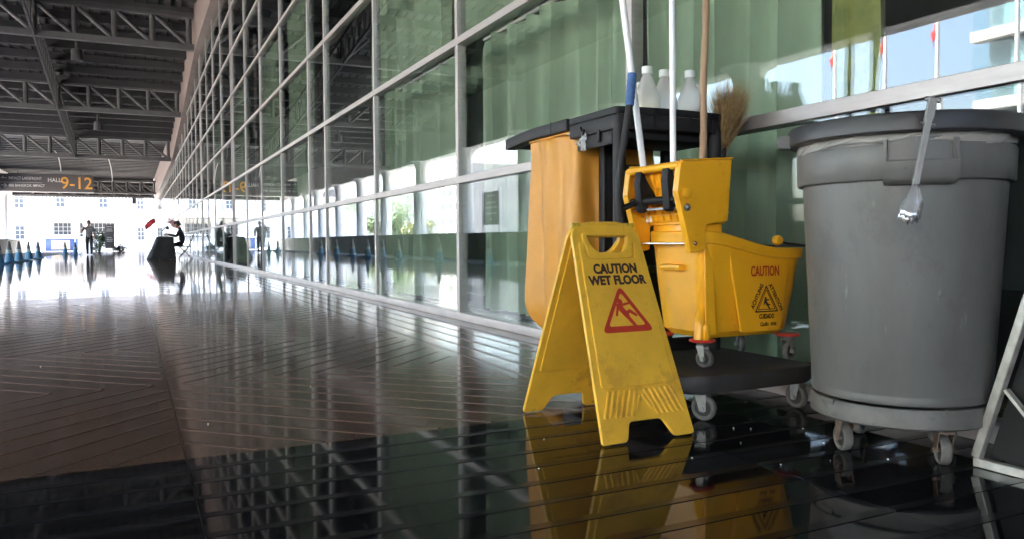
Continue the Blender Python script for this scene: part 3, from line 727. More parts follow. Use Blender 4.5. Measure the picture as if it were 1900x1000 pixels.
# ------------------------------------------------------------------ cleaning cart
ct = thing('cleaning_cart', 'black janitor cart with a top tray and a front deck, parked at the glass', 'cart', (1.8, 2.5, 0))
dk = plate_mesh(rpoly([(1.50, 1.905), (1.56, 1.872), (1.76, 1.862), (2.0, 1.868), (2.06, 1.905), (2.065, 2.66), (1.50, 2.66)], .05, 6), [], .058, .010)
link('deck', xf(dk, Matrix.Translation((0, 0, .124)), ct), mat('scuffed_deck_plastic', (.034, .031, .029), .6, var=.3, scale=9, bump=.05, bscale=60, scuff=[(16, .62, (.06, .056, .052), (1, 1, 1))]), ct, 35)
MB().box(1.52, 2.05, 2.36, 2.39, .1525, .20).build('deck_ridge', M_DGREY, ct, bevel=.006)
for x, y, yw in ((1.612, 1.935, R(-62)), (2.015, 1.925, R(95)), (1.58, 2.58, R(40)), (2.0, 2.58, R(70))):
    caster(ct, x, y, 0, r=.040, wd=.025, yaw=yw, trail=.006, top=.015)
for x, y in ((1.565, 2.335), (2.0, 2.335), (1.72, 2.63), (2.0, 2.63)):
    MB().tube([(x, y, .15), (x, y, .985)], .021 if x < 1.9 else .026, 18).build('post', M_DGREY if x < 1.9 else M_BLK, ct, smooth=40)
MB().box(1.668, 1.765, 2.578, 2.602, .152, .982).build('back_panel', M_BLK, ct, bevel=.004)
MB().box(1.767, 1.975, 2.578, 2.602, .152, .87).build('back_panel', M_BLK, ct, bevel=.004)
MB().box(1.655, 1.667, 2.57, 2.61, .152, .982).build('panel_edge', M_DGREY, ct, bevel=.003)
for zz in (.45, .72): MB().box(1.70, 1.975, 2.36, 2.575, zz, zz+.018).build('shelf', M_BLK, ct, bevel=.004)
# tray: bowed front, raised lip
fr = [(1.545+.515*k/10, 2.322-.026*math.sin(math.pi*k/10)) for k in range(11)]
tr_o = rpoly(fr+[(2.06, 2.655), (1.545, 2.655)], .015, 3)
tr_i = rpoly([(x+(.012 if x < 1.8 else -.012 if x > 1.82 else 0), y+.012) for x, y in fr]+[(2.048, 2.643), (1.557, 2.643)], .012, 3)
ob = link('tray', xf(plate_mesh(tr_o, [], .052, .004), Matrix.Translation((0, 0, .992)), ct), M_DGREY, ct, 35)
link('tray_lip', xf(plate_mesh(tr_o, [tr_i], .026, .003), Matrix.Translation((0, 0, 1.0325)), ct), M_BLK, ob, 35)
MB().box(1.60, 2.03, 2.345, 2.63, .935, .9655).build('tray_underbox', M_BLK, ob, bevel=.008)
for x in (1.60, 1.70, 1.86, 1.97):
    yy = 2.322-.026*math.sin(math.pi*(x-1.545)/.515)
    MB().box(x-.003, x+.003, yy-.0015, yy+.01, .968, 1.044).build('tray_rib', M_BLK, ob)
# bag ring behind the tray
def arm_z(y): return 1.028-.02*max(0, (y-2.95)/.3)**1.5
arc = MB(); Ys = [2.672+.04*k for k in range(15)]
for x0, x1 in ((1.545, 1.60), (2.0, 2.055)):
    V = []; F = []
    for i, y in enumerate(Ys):
        z = arm_z(y); V += [(x0, y, z-.024), (x1, y, z-.024), (x1, y, z+.022), (x0, y, z+.022)]
    for i in range(len(Ys)-1):
        for j in range(4): F.append((4*i+j, 4*i+(j+1) % 4, 4*i+4+(j+1) % 4, 4*i+4+j))
    F += [(3, 2, 1, 0), tuple(4*(len(Ys)-1)+j for j in range(4))]
    a = MB(); a.add(V, F); ao = a.build('bag_arm', M_DGREY, ct, bevel=.003)
    for y in (2.80,): MB().box(x0-.0012, x1+.0012, y-.002, y+.002, arm_z(y)-.0252, arm_z(y)+.0232).build('arm_seam', M_BLK, ao)
MB().box(1.602, 1.998, 2.675, 2.705, 1.0, 1.03).build('ring_bar', M_BLK, ct, bevel=.004)
MB().box(1.602, 1.998, 3.19, 3.22, .99, 1.02).build('ring_bar', M_BLK, ct, bevel=.004)
MB().box(1.552, 1.562, 2.36, 2.60, .915, .965).build('side_rail', M_DGREY, ct, bevel=.003)
MB().box(1.540, 1.551, 2.425, 2.445, .93, .975).build('hook_block', M_DGREY, ct, bevel=.003)
# loose plastic sachet tied to the rail
sc = thing('plastic_sachet', 'crumpled clear plastic tied to the cart rail with black cord', 'plastic bag', (1.545, 2.54, .94))
rnd = random.Random(5); V = []; F = []
for i in range(7):
    for j in range(5): V.append((1.541+rnd.uniform(-.006, .004), 2.515+.014*j*(1.2-.6*abs(i-3)/3)+rnd.uniform(-.004, .004), .975-.011*i+rnd.uniform(-.004, .004)))
for i in range(6):
    for j in range(4): a = i*5+j; F.append((a, a+1, a+6, a+5))
m_ = MB(); m_.add(V, F); so_ = m_.build('film', film('clear_film', (.85, .85, .85), .35, .1, .2), sc, smooth=20); q = so_.modifiers.new('thickness', 'SOLIDIFY'); q.thickness = .0008
MB().tube([(1.543, 2.56, 1.0), (1.536, 2.545, .985), (1.54, 2.53, .975), (1.535, 2.52, .985), (1.541, 2.54, .965)], .004, 8).build('cord', M_BLK, sc, smooth=50)

# yellow vinyl bag
bg_ = thing('vinyl_bag', 'orange-yellow vinyl rubbish bag hanging from the cart arms', 'bag', (1.72, 2.87, .16))
V = []; F = []; NB = 96; zs = [.998, .985, .93, .80, .65, .5, .36, .27, .215, .185, .175]
def rr_pt(t, x0, x1, y0, y1, r):
    # perimeter point of a rounded rectangle, t in 0..1
    pts = rrect(x0, x1, y0, y1, r, 6); n = len(pts); L = [0]
    for i in range(n): L.append(L[-1]+math.dist(pts[i], pts[(i+1) % n]))
    s = t*L[-1]
    for i in range(n):
        if s <= L[i+1]:
            k = (s-L[i])/max(1e-9, L[i+1]-L[i]); a = pts[i]; b = pts[(i+1) % n]; return (a[0]+(b[0]-a[0])*k, a[1]+(b[1]-a[1])*k)
    return pts[0]
for j, z in enumerate(zs):
    k = (1-z)/.82; g = .012*math.sin(math.pi*min(1, k))
    ins_ = 0 if z > .25 else (.25-z)*.9
    for i in range(NB):
        x, y = rr_pt(i/NB, 1.572-g*.3+ins_, 1.955+g-ins_, 2.628-g*.3+ins_*.5, 3.06+g-ins_, .035)
        cx, cy2 = 1.76, 2.85; ddx, ddy = x-cx, y-cy2; dd = math.hypot(ddx, ddy)
        fold = .016*math.sin(i*.55+1.1*math.sin(z*3.4))*(.55+.45*min(1, k*2.2))+.015*math.sin(i*.24+z*5+1)+.006*math.sin(i*1.21+z*13)*(1-k*.6)
        if j == 0: fold *= .3
        V.append((x+ddx/dd*fold, y+ddy/dd*fold, z+(.004*math.sin(i*.8) if j == 0 else 0)-(.012*math.sin(i*.13) if j > 8 else 0)))
for j in range(len(zs)-1):
    for i in range(NB): i2 = (i+1) % NB; F.append((j*NB+i, j*NB+i2, (j+1)*NB+i2, (j+1)*NB+i))
F.append(tuple((len(zs)-1)*NB+i for i in range(NB)))
m_ = MB(); m_.add(V, F); bo_ = m_.build('bag_body', M_BAG, bg_, smooth=70)
q = bo_.modifiers.new('smooth', 'SUBSURF'); q.levels = 1; q.render_levels = 2
hm = MB(); hm.tube([(*rr_pt(i/40, 1.564, 1.953, 2.630, 3.058, .035), .997) for i in range(41)], .004, 8, cap=False); hm.build('hem', M_BAG, bo_, smooth=60)

# jugs on the tray
def jug(x, y, ml, fill, label, rz):
    t = thing('jug', label, 'bottle', (x, y, 1.0185), 'plastic jugs on the cart tray'); t.rotation_euler = (0, 0, rz)
    def sq(tt, z, r):   # squarish body
        if z > .12: return 0
        c = max(abs(math.cos(tt)), abs(math.sin(tt))); return r*(min(1.16, 1/c)-1)*.75*(1 if z < .085 else (.12-z)/.035)
    m = MB(); m.lathe([(0, 0), (.040, 0), (.046, .006), (.047, .02), (.0475, .080), (.0445, .096), (.0315, .140), (.0215, .168), (.0175, .176), (.0175, .190)], (0, 0, 0), 40, wob=sq)
    me = m.mesh('bottle_body'); b_ = link('bottle_body', me, M_JUG, t, 50)
    m = MB(); m.lathe([(0, .004), (.0425, .004), (.0435, fill), (0, fill)], (0, 0, 0), 32, wob=sq); link('liquid', m.mesh('liquid'), ml, t, 40)
    m = MB(); m.lathe([(.0178, .183), (.0205, .183), (.0208, .186), (.0205, .208), (.019, .210), (0, .210)], (0, 0, 0), 24); link('cap', m.mesh('cap'), M_CAP, t, 35)
    m = MB(); m.tube([(.026, 0, .150), (.040, 0, .143), (.047, 0, .115), (.0475, 0, .072)], [.0075, .008, .008, .006], 10); link('handle', m.mesh('handle'), M_JUG, t, 50)
jug(1.772, 2.45, M_LIQY, .062, 'milky plastic jug with yellow liquid, leftmost on the cart tray', R(150))
jug(1.868, 2.47, M_LIQW, .050, 'milky plastic jug behind the upright white pole, middle of three', R(100))
jug(1.968, 2.44, M_LIQW, .056, 'milky plastic jug beside the bamboo pole, rightmost of three', R(-55))

# ------------------------------------------------------------------ mop bucket with wringer
mb_ = thing('mop_bucket', 'yellow wheeled mop bucket with caution print, standing on the cart deck', 'bucket', (1.86, 2.11, .153))
X0, X1, Y0, Y1, ZB, ZT = 1.640, 2.085, 1.970, 2.255, .247, .600
def ztop(x):
    return lin(x, [(1.5, ZT), (1.67, ZT), (1.74, .588), (1.88, .553), (1.96, .540), (2.3, .540)])
V = []; F = []; NT = 84
ZL = [0, .06, .5, .88, .885, .985, 1.0]
OF = [(.030, .0), (.012, .0), (.004, .0), (0, 0), (-.008, 0), (-.008, 0), (-.004, 0)]
def ring(i, inset, f):
    x, y = rr_pt(i/NT, X0+inset+.018*(1-f), X1-inset-.035*(1-f), Y0+inset+.012*(1-f), Y1-inset-.012*(1-f), .035)
    return x, y
for f_, (of, _) in zip(ZL, OF):
    for i in range(NT):
        x, y = ring(i, of, f_); V.append((x, y, ZB+(ztop(x)-ZB)*f_))
for of, f_ in ((.004, 1.0), (.010, .97), (.030, .06)):
    for i in range(NT):
        x, y = ring(i, of, f_); V.append((x, y, ZB+(ztop(x)-ZB)*f_))
nr = len(ZL)+3
for j in range(nr-1):
    for i in range(NT): i2 = (i+1) % NT; F.append((j*NT+i, j*NT+i2, (j+1)*NT+i2, (j+1)*NT+i))
F.append(tuple(reversed(range(NT)))); F.append(tuple((nr-1)*NT+i for i in range(NT)))
m_ = MB(); m_.add(V, F); tub = m_.build('tub', M_BYEL, mb_, smooth=28)
# mouldings on the tub
def ys_at(z, inset=.0): f = (z-ZB)/(.56-ZB); return Y0+.012*(1-f)+.004
fy = frame((0, 0, 0), (1, 0, 0), (0, 0, 1), (0, -1, 0))
def front_plate(poly, yv, th, bev, name, m=M_BYEL, par=tub):
    me = plate_mesh(poly, [], th, bev); xf(me, frame((0, yv, 0), (1, 0, 0), (0, .028, 1), (0, -1, 0)), mb_); return link(name, me, m, par, 30)
front_plate(rpoly([(1.800, .262), (1.975, .262), (2.018, .500), (1.93, .508), (1.815, .525), (1.752, .536)], .012), 1.9625, .009, .004, 'label_panel')
front_plate(rpoly([(1.655, .262), (1.70, .262), (1.685, .55), (1.655, .555)], .010), 1.9640, .007, .003, 'side_rib')
me = MB().box(1.648, 1.672, 1.964, 1.992, .246, .30).build('wheel_leg', M_BYEL, tub, bevel=.008)
me = MB().tube([(1.668, 2.0, .345), (1.648, 1.992, .315), (1.645, 1.99, .248)], [.014, .018, .018], 14).build('wheel_leg', M_BYEL, tub, smooth=45)
lg_ = MB(); lg_.box(1.626, 1.66, 2.07, 2.18, .468, .488); lg_.build('grip_ledge', M_BYEL, tub, bevel=.008)
kn = MB(); kn.lathe([(0, -.012), (.014, -.012), (.017, -.006), (.017, .006), (.014, .012), (0, .012)], (1.962, 1.958+.012, .566), 18, axis='y'); kn.build('handle_knob', M_BYEL, tub, smooth=40)
hn = MB(); hn.tube([(1.966, 1.975, .566), (2.0, 1.972, .556), (2.09, 1.972, .547), (2.098, 1.99, .546), (2.098, 2.23, .546), (2.09, 2.25, .547), (1.966, 2.252, .566)], .004, 8); hn.build('bail_handle', M_BLK, tub, smooth=50)
for i, (x, y, yw) in enumerate(((1.672, 2.008, R(-70)), (2.040, 2.000, R(12)), (1.672, 2.225, R(30)), (2.040, 2.225, R(60)))):
    rd = MB(); rd.lathe([(0, .236), (.036, .236), (.042, .239), (.043, .243), (.040, .2465), (0, .2465)], (x, y, 0), 28); rb_ = rd.build('bumper_disc', M_RED, mb_, smooth=40)
    caster(mb_, x, y, .153, r=.030, wd=.022, yaw=yw, trail=.010, top=.0235)
# prints on the label panel
def pr(me, x, z, m, name, rot=0., dy=0.0):
    xf(me, frame((0, 1.9579-.0006-dy, 0), (1, 0, 0), (0, .028, 1), (0, -1, 0)) @ Matrix.Translation((x, z, 0)) @ Matrix.Rotation(rot, 4, 'Z'), mb_); link(name, me, m, tub)
pr(text_mesh('CAUTION', .044, .0010, width=.125, depth=.0003), 1.908, .463, M_PRED, 'lettering')
tcx, tcz = 1.912, .362
def tri2(s): return [(0, .056*s), (-.052*s, -.034*s), (.052*s, -.034*s)]
pr(plate_mesh(rpoly(tri2(1), .004), [rpoly(tri2(.88), .003)], .0006), tcx, tcz, M_PBLK, 'warning_triangle')
pr(plate_mesh(rpoly(tri2(.76), .003), [rpoly(tri2(.69), .002)], .0006), tcx, tcz, M_PBLK, 'warning_triangle')
for i, c in enumerate((capsule((-.004, .017), (-.003, .015), .004), capsule((-.006, .008), (.004, -.006), .0045, .004), capsule((-.003, .010), (.010, .011), .002), capsule((.004, -.004), (.014, -.006), .003, .002), capsule((.004, -.006), (.014, -.022), .003, .002), capsule((-.007, .008), (-.012, -.004), .002))):
    pr(plate_mesh(c, [], .0005), tcx, tcz-.004, M_PBLK, 'falling_figure', dy=i*.00012)
sl_ = math.atan2(.090, .052)
pr(text_mesh('ACHTUNG', .020, .0005, width=.092, depth=.0003), tcx-.040, tcz+.020, M_PBLK, 'lettering', rot=sl_)
pr(text_mesh('ATTENTION', .020, .0005, width=.104, depth=.0003), tcx+.042, tcz+.014, M_PBLK, 'lettering', rot=-sl_)
pr(text_mesh('CUIDADO', .022, .0006, width=.066, depth=.0003), tcx, tcz-.049, M_PBLK, 'lettering')
pr(text_mesh('CanBo', .019, .0003, width=.036, shear=.3, depth=.0003), tcx-.012, tcz-.075, M_PBLK, 'lettering')
for q in range(2):
    g_ = MB(); x0 = tcx+.018+.013*q
    for a, b, c, d_ in ((0, .010, 0, .002), (0, .010, .008, .010), (0, .010, .004, .006), (0, .002, .002, .008), (.008, .010, .002, .008)): g_.box(a, b, c, d_, 0, .0006+.0001*(c > .003))
    me = g_.mesh('lettering'); pr(me, x0, tcz-.080, M_PBLK, 'lettering')

# wringer
wr = thing('mop_wringer', 'yellow side-press mop wringer with black press arms, set on the mop bucket', 'wringer', (1.66, 2.11, .53))
side_o = rpoly([(1.548, .815), (1.756, .830), (1.752, .812), (1.738, .628), (1.646, .618), (1.645, .535), (1.590, .527), (1.535, .722)], .010, 3)
for yv, nm in ((1.9785-.012, 'side_plate'), (2.262, 'side_plate')):
    me = plate_mesh(side_o, [], .010, .002); xf(me, frame((0, yv, 0), (1, 0, 0), (0, 0, 1), (0, -1, 0)), wr); link(nm, me, M_BYEL, wr, 30)
# flange along the open edge of each plate
for yv, sgn in ((1.9725, 1), (2.256, -1)):
    fl = MB(); ed = [(1.548, .813), (1.536, .722), (1.590, .529)]
    for a, b in zip(ed, ed[1:]): fl.bar((a[0]+.004, yv+sgn*.006, a[1]), (b[0]+.004, yv+sgn*.006, b[1]), .008, .022, up=(0, 1, 0))
    fl.build('flange', M_BYEL, wr, bevel=.0015, seg=1)
MB().tube([(1.556, 1.975, .806), (1.556, 2.252, .806)], .013, 14).build('front_roll', M_BYEL, wr, smooth=40)
# sloping ribbed press wall, end wall and floor of the hopper
wl = MB(); wl.add([(1.582, 1.9725, .806), (1.582, 2.2565, .806), (1.634, 2.2565, .6305), (1.634, 1.9725, .6305), (1.589, 1.9725, .806), (1.589, 2.2565, .806), (1.641, 2.2565, .6305), (1.641, 1.9725, .6305)], [(0,1,2,3),(4,7,6,5),(0,4,5,1),(3,2,6,7),(0,3,7,4),(1,5,6,2)])
wo_ = wl.build('press_wall', M_BYEL, wr)
for k in range(7):
    y = 2.0+.039*k; rr = MB(); rr.bar((1.580, y, .79), (1.630, y, .635), .006, .012, up=(1, 0, 0)); rr.build('wall_rib', M_BYEL, wo_, bevel=.001, seg=1)
for zz in (.655, .70, .745):
    xx = 1.582+.052*(.806-zz)/.176; rr = MB(); rr.bar((xx-.003, 1.974, zz), (xx-.003, 2.255, zz), .012, .005); rr.build('wall_rib', M_BYEL, wo_)
ew = MB(); ew.box(1.738, 1.746, 1.9735, 2.2555, .63, .822); ew.build('end_wall', M_BYEL, wr)
for zz in (.655, .69, .73, .77, .805): MB().box(1.7465, 1.753, 1.9735, 2.2555, zz, zz+.006).build('wall_rib', M_BYEL, wr)
MB().box(1.642, 1.737, 1.974, 2.255, .622, .630).build('hopper_floor', M_BYEL, wr)
MB().box(1.650, 1.735, 1.985, 2.245, .545, .6215).build('drain_skirt', M_BYEL, wr, bevel=.004)
# top rim on the far sides
MB().bar((1.565, 2.262, .822), (1.756, 2.262, .834), .016, .008).build('rim', M_BYEL, wr, bevel=.002, seg=1)
MB().bar((1.552, 1.9665, .819), (1.760, 1.9665, .834), .016, .006).build('rim', M_BYEL, wr, bevel=.002, seg=1)
# black press arms and roller
MB().tube([(1.560, 1.990, .700), (1.560, 2.242, .700)], .0125, 16).build('press_roller', M_BLK, wr, smooth=40)
for y in (2.035, 2.185):
    pa = plate_mesh(rpoly([(1.542, .800), (1.556, .802), (1.566, .775), (1.608, .712), (1.600, .702), (1.572, .722), (1.575, .672), (1.560, .660), (1.546, .668), (1.537, .760)], .004, 2), [], .034, .003)
    xf(pa, frame((0, y, 0), (1, 0, 0), (0, 0, 1), (0, -1, 0)), wr); link('press_arm', pa, M_BLK, wr, 30)
MB().box(1.552, 1.576, 1.990, 2.012, .688, .738).build('pivot_bracket', M_CHROME, wr, bevel=.003)
MB().tube([(1.570, 1.974, .672), (1.570, 2.255, .672)], .0055, 12).build('tie_rod', M_CHROME, wr, smooth=40)
MB().tube([(1.603, 1.974, .558), (1.603, 2.255, .558)], .0040, 12).build('tie_rod', M_CHROME, wr, smooth=40)
bt = MB(); bt.lathe([(0, 0), (.017, 0), (.017, .008), (.012, .010), (0, .010)], (0, 0, 0), 20, axis='y'); bt.v = [(1.568+v[0], 1.9613-v[1], .716+v[2]) for v in bt.v]; bt.build('boss', M_BYEL, wr, smooth=40)
for x, z, r0, m_ in ((1.572, .672, .010, M_ZINC), (1.603, .558, .006, mat('copper_bolt', (.45, .2, .1), .4, .8))):
    bt = MB(); bt.lathe([(0, 0), (r0*1.25, 0), (r0*1.25, .002), (r0*.85, .003), (r0*.8, .007), (r0*.4, .0095), (0, .010)], (0, 0, 0), 18, axis='y'); bt.v = [(x+v[0], 1.9613-v[1], z+v[2]) for v in bt.v]; bt.build('bolt', m_, wr, smooth=40)
LY = 2.200
lv = MB(); lv.tube([(1.492, LY, .60), (1.479, LY, .66), (1.474, LY, .754), (1.484, LY, .83), (1.519, LY, 1.027)], .0125, 14); lvo = lv.build('lever', M_DGREY, wr, smooth=50)
lv = MB(); pts = [(1.519+.0115*k/12, LY, 1.025+.108*k/12) for k in range(13)]; lv.tube(pts, [.0148+(.0012 if k % 2 else 0) for k in range(13)], 16); lv.build('grip', M_BLUE, lvo, smooth=60)
MB().tube([(1.478, LY, .67), (1.512, LY, .685), (1.552, LY, .698)], .010, 12).build('lever_pivot', M_BLK, wr, smooth=40)

# ------------------------------------------------------------------ poles standing in the wringer and bucket
t = thing('mop', 'slanting white mop pole behind the blue lever grip', 'pole', (1.63, 2.236, .64))
MB().tube([(1.634, 2.242, .634), (1.604, 2.242, .836), (1.519, 2.242, 1.391), (1.474, 2.242, 1.68)], .0115, 14).build('shaft', M_WHITEP, t, smooth=40)
MB().tube([(1.635, 2.242, .632), (1.631, 2.242, .66)], .014, 14).build('ferrule', M_CAP, t, smooth=40)
t = thing('mop', 'upright white mop pole standing in the wringer', 'pole', (1.664, 2.15, .64))
MB().tube([(1.668, 2.15, .632), (1.663, 2.15, .84), (1.658, 2.15, 1.383), (1.655, 2.15, 1.68)], .0108, 14).build('shaft', M_WHITEP, t, smooth=40)
MB().tube([(1.668, 2.15, .631), (1.6675, 2.15, .655)], .0135, 14).build('ferrule', M_CAP, t, smooth=40)
t = thing('bamboo_pole', 'brown bamboo broom pole standing in the mop bucket', 'pole', (1.78, 2.15, .29))
pp = []; rr = []
for k in range(60):
    f_ = k/59; z = .272+1.43*f_; pp.append((1.776+.0265*(z-.30)/1.1, 2.15+.003*math.sin(k*.4), z)); rr.append(.0125+(.0022 if k % 11 == 5 else 0)+.0006*math.sin(k*1.3)-.001*f_)
MB().tube(pp, rr, 14).build('shaft', M_BAMB, t, smooth=50)

# broom with its straw head up
t = thing('straw_broom', 'straw broom standing head up behind the right cart post', 'broom', (2.035, 2.37, .155))
MB().tube([(2.030, 2.40, .1535), (2.036, 2.365, .60), (2.042, 2.345, .90)], .011, 12).build('shaft', M_BAMB, t, smooth=40)
MB().lathe([(0, .86), (.016, .86), (.022, .90), (.024, .95), (0, .95)], (2.041, 2.345, 0), 16).build('binding', M_BLK, t, smooth=40)
bs = MB(); rnd = random.Random(11)
for k in range(1300):
    fan = rnd.uniform(-1, 1); ln_ = rnd.uniform(.19, .30)*(1-.12*abs(fan)); b0 = Vector((2.041+rnd.uniform(-.016, .016), 2.345+fan*.02, .885+rnd.uniform(-.01, .05)))
    dv = Vector((rnd.uniform(-.16, .08), -.52*(fan+.72)+rnd.uniform(-.14, .14), 1)).normalized(); cu = Vector((rnd.uniform(-.03, .02), -.05*fan+rnd.uniform(-.03, .03), 0))
    q0 = b0; q1 = b0+dv*ln_*.55+cu*.15; q2 = b0+dv*ln_+cu*.7
    wv = Vector((rnd.uniform(-1, 1), rnd.uniform(-1, 1), 0)).normalized()*.0016
    if q2.x > 2.118: continue
    bs.add([q0-wv, q0+wv, q1+wv*.8, q1-wv*.8, q2], [(0, 1, 2, 3), (3, 2, 4)])
bso = bs.build('bristles', M_STRAW, t, kind='stuff')

# ================================================================== far things
# ------------------------------------------------------------------ hall sign
sg = thing('hall_sign', 'dark hanging direction sign reading HALL 9-12 in orange', 'sign', (-8, 76, 4.9))
MB().box(-13.5, -2.95, 76, 76.25, 4.9, 6.38).build('panel', M_SIGN, sg, bevel=.02, seg=1)
MB().box(-13.5, -2.95, 75.985, 76.0, 4.9, 4.945).build('edge_strip', M_LAMPW, sg)
MB().box(-13.4, -6.75, 75.985, 75.999, 5.66, 5.685).build('divider', M_LAMPW, sg)
for x in (-12.5, -8.5, -4): MB().tube([(x, 76.12, 6.38), (x, 76.12, 7.05)], .03, 8).build('hanger', M_STEEL, sg)
def stxt(t_, sz, x, z, m, wd, bold=.0, al='CENTER'):
    me = text_mesh(t_, sz, bold, width=wd, depth=.01); xf(me, frame((x, 75.98, z), (1, 0, 0), (0, 0, 1), (0, -1, 0)), sg); link('lettering', me, m, sg)
stxt('9-12', 1.42, -4.22, 5.66, M_ORANGE, 2.35, .012)
stxt('HALL', .48, -5.85, 5.92, M_WTXT, .98, .004)
stxt('IMPACT LAKEFRONT', .32, -7.95, 6.02, M_WTXT, 2.35, .003)
stxt('IBIS BANGKOK IMPACT', .32, -7.85, 5.42, M_WTXT, 2.55, .003)
stxt('\u2190', .5, -9.45, 6.02, M_WTXT, .4, .004); stxt('\u2192', .5, -9.45, 5.42, M_WTXT, .4, .004)

# ------------------------------------------------------------------ traffic cones
def cone():
    t = thing('traffic_cone', 'x', 'cone', (0, 0, 0), 'blue traffic cones along the floor edge')
    m = MB(); m.box(-.19, .19, -.19, .19, .0, .035); me = m.mesh('base', bevel=.01); link('base', me, M_CONE, t, 35)
    m = MB(); m.lathe([(.135, .034), (.128, .06), (.088, .30), (.0, .30)], n=24); link('skirt', m.mesh('skirt'), M_CONE, t, 40)
    m = MB(); m.lathe([(.0, .3005), (.090, .3005), (.073, .42), (0, .42)], n=24); link('band', m.mesh('band'), M_CONEW, t, 40)
    m = MB(); m.lathe([(0, .4205), (.0725, .4205), (.034, .66), (.028, .69), (.02, .70), (0, .70)], n=24); link('tip', m.mesh('tip'), M_CONEB, t, 40)
    return t
C0 = cone()
CP = [(-3.42, 24.2, 'blue traffic cone nearest the left picture edge'), (-3.40, 25.9, 'blue traffic cone second from the left edge in the row'), (-3.40, 28.0, 'blue traffic cone third from the left in the row'),
      (-3.40, 30.2, 'blue traffic cone fourth from the left in the row'), (-3.40, 32.9, 'blue traffic cone fifth from the left in the row'), (-3.40, 36.0, 'blue traffic cone at the far end of the row'),
      (-3.2, 46.6, 'far blue traffic cone just left of the blue booth corner'), (-2.75, 46.9, 'far blue traffic cone left of the walking person'),
      (-3.42, 20.5, 'blue traffic cone seen only in the glass, nearest the columns'), (-3.42, 17.2, 'blue traffic cone closest to the cleaning cart, seen in the glass')]
for i, (x, y, lb) in enumerate(CP):
    c = C0 if i == 0 else copy_tree(C0); c.location = (x, y, .0042); c.rotation_euler = (0, 0, .3*i); c['label'] = lb; c.scale = (1, 1, .93)

# ------------------------------------------------------------------ people
def body(name, J, E_, zones, parent, off):
    me = bpy.data.meshes.new(name); keys = list(J); me.from_pydata([J[k][0] for k in keys], [(keys.index(a), keys.index(b)) for a, b in E_], [])
    ob = bpy.data.objects.new(name, me); COL.objects.link(ob)
    md = ob.modifiers.new('skin', 'SKIN'); md.use_smooth_shade = True; md.branch_smoothing = .6
    for i, k in enumerate(keys):
        sv = me.skin_vertices[0].data[i]; r = J[k][1]; sv.radius = r if isinstance(r, tuple) else (r, r); sv.use_root = (k == 'pelvis')
    ob.modifiers.new('sub', 'SUBSURF').levels = 2; ob.modifiers['sub'].render_levels = 2
    bpy.context.view_layer.update(); dg = bpy.context.evaluated_depsgraph_get()
    m2 = bpy.data.meshes.new_from_object(ob.evaluated_get(dg)); bpy.data.objects.remove(ob)
    m2.materials.clear(); mats = []
    for a, b, m in zones:
        if m not in mats: mats.append(m); m2.materials.append(m)
    segs = [(Vector(J[a][0]), Vector(J[b][0]), mats.index(m)) for a, b, m in zones]
    for p in m2.polygons:
        c = p.center; best = 9; mi = 0
        for a, b, k in segs:
            ab = b-a; t = max(0, min(1, (c-a).dot(ab)/ab.length_squared)); dd = (a+ab*t-c).length
            if dd < best: best = dd; mi = k
        p.material_index = mi; p.use_smooth = True
    o = bpy.data.objects.new(name, m2); COL.objects.link(o); o.parent = parent; return o
def fingers(parent, wrist, dirv, side, m):
    """five separate bent fingers rooted in a palm"""
    d = Vector(dirv).normalized(); s = Vector(side).normalized(); n = d.cross(s); w_ = Vector(wrist); mb = MB()
    mb.tube([w_, w_+d*.03, w_+d*.085], [.026, .036, .034], 10)
    for k, (o, l) in enumerate(((-.028, .062), (-.010, .074), (.010, .070), (.028, .054))):
        b = w_+d*.078+s*o; mb.tube([b, b+d*l*.5+n*.008, b+d*l+n*.028], [.0095, .009, .007], 7)
    b = w_+d*.035-s*.030; mb.tube([b, b+d*.03-s*.022, b+d*.062-s*.022+n*.012], [.012, .010, .008], 7)
    mb.build('hand', m, parent, smooth=50)
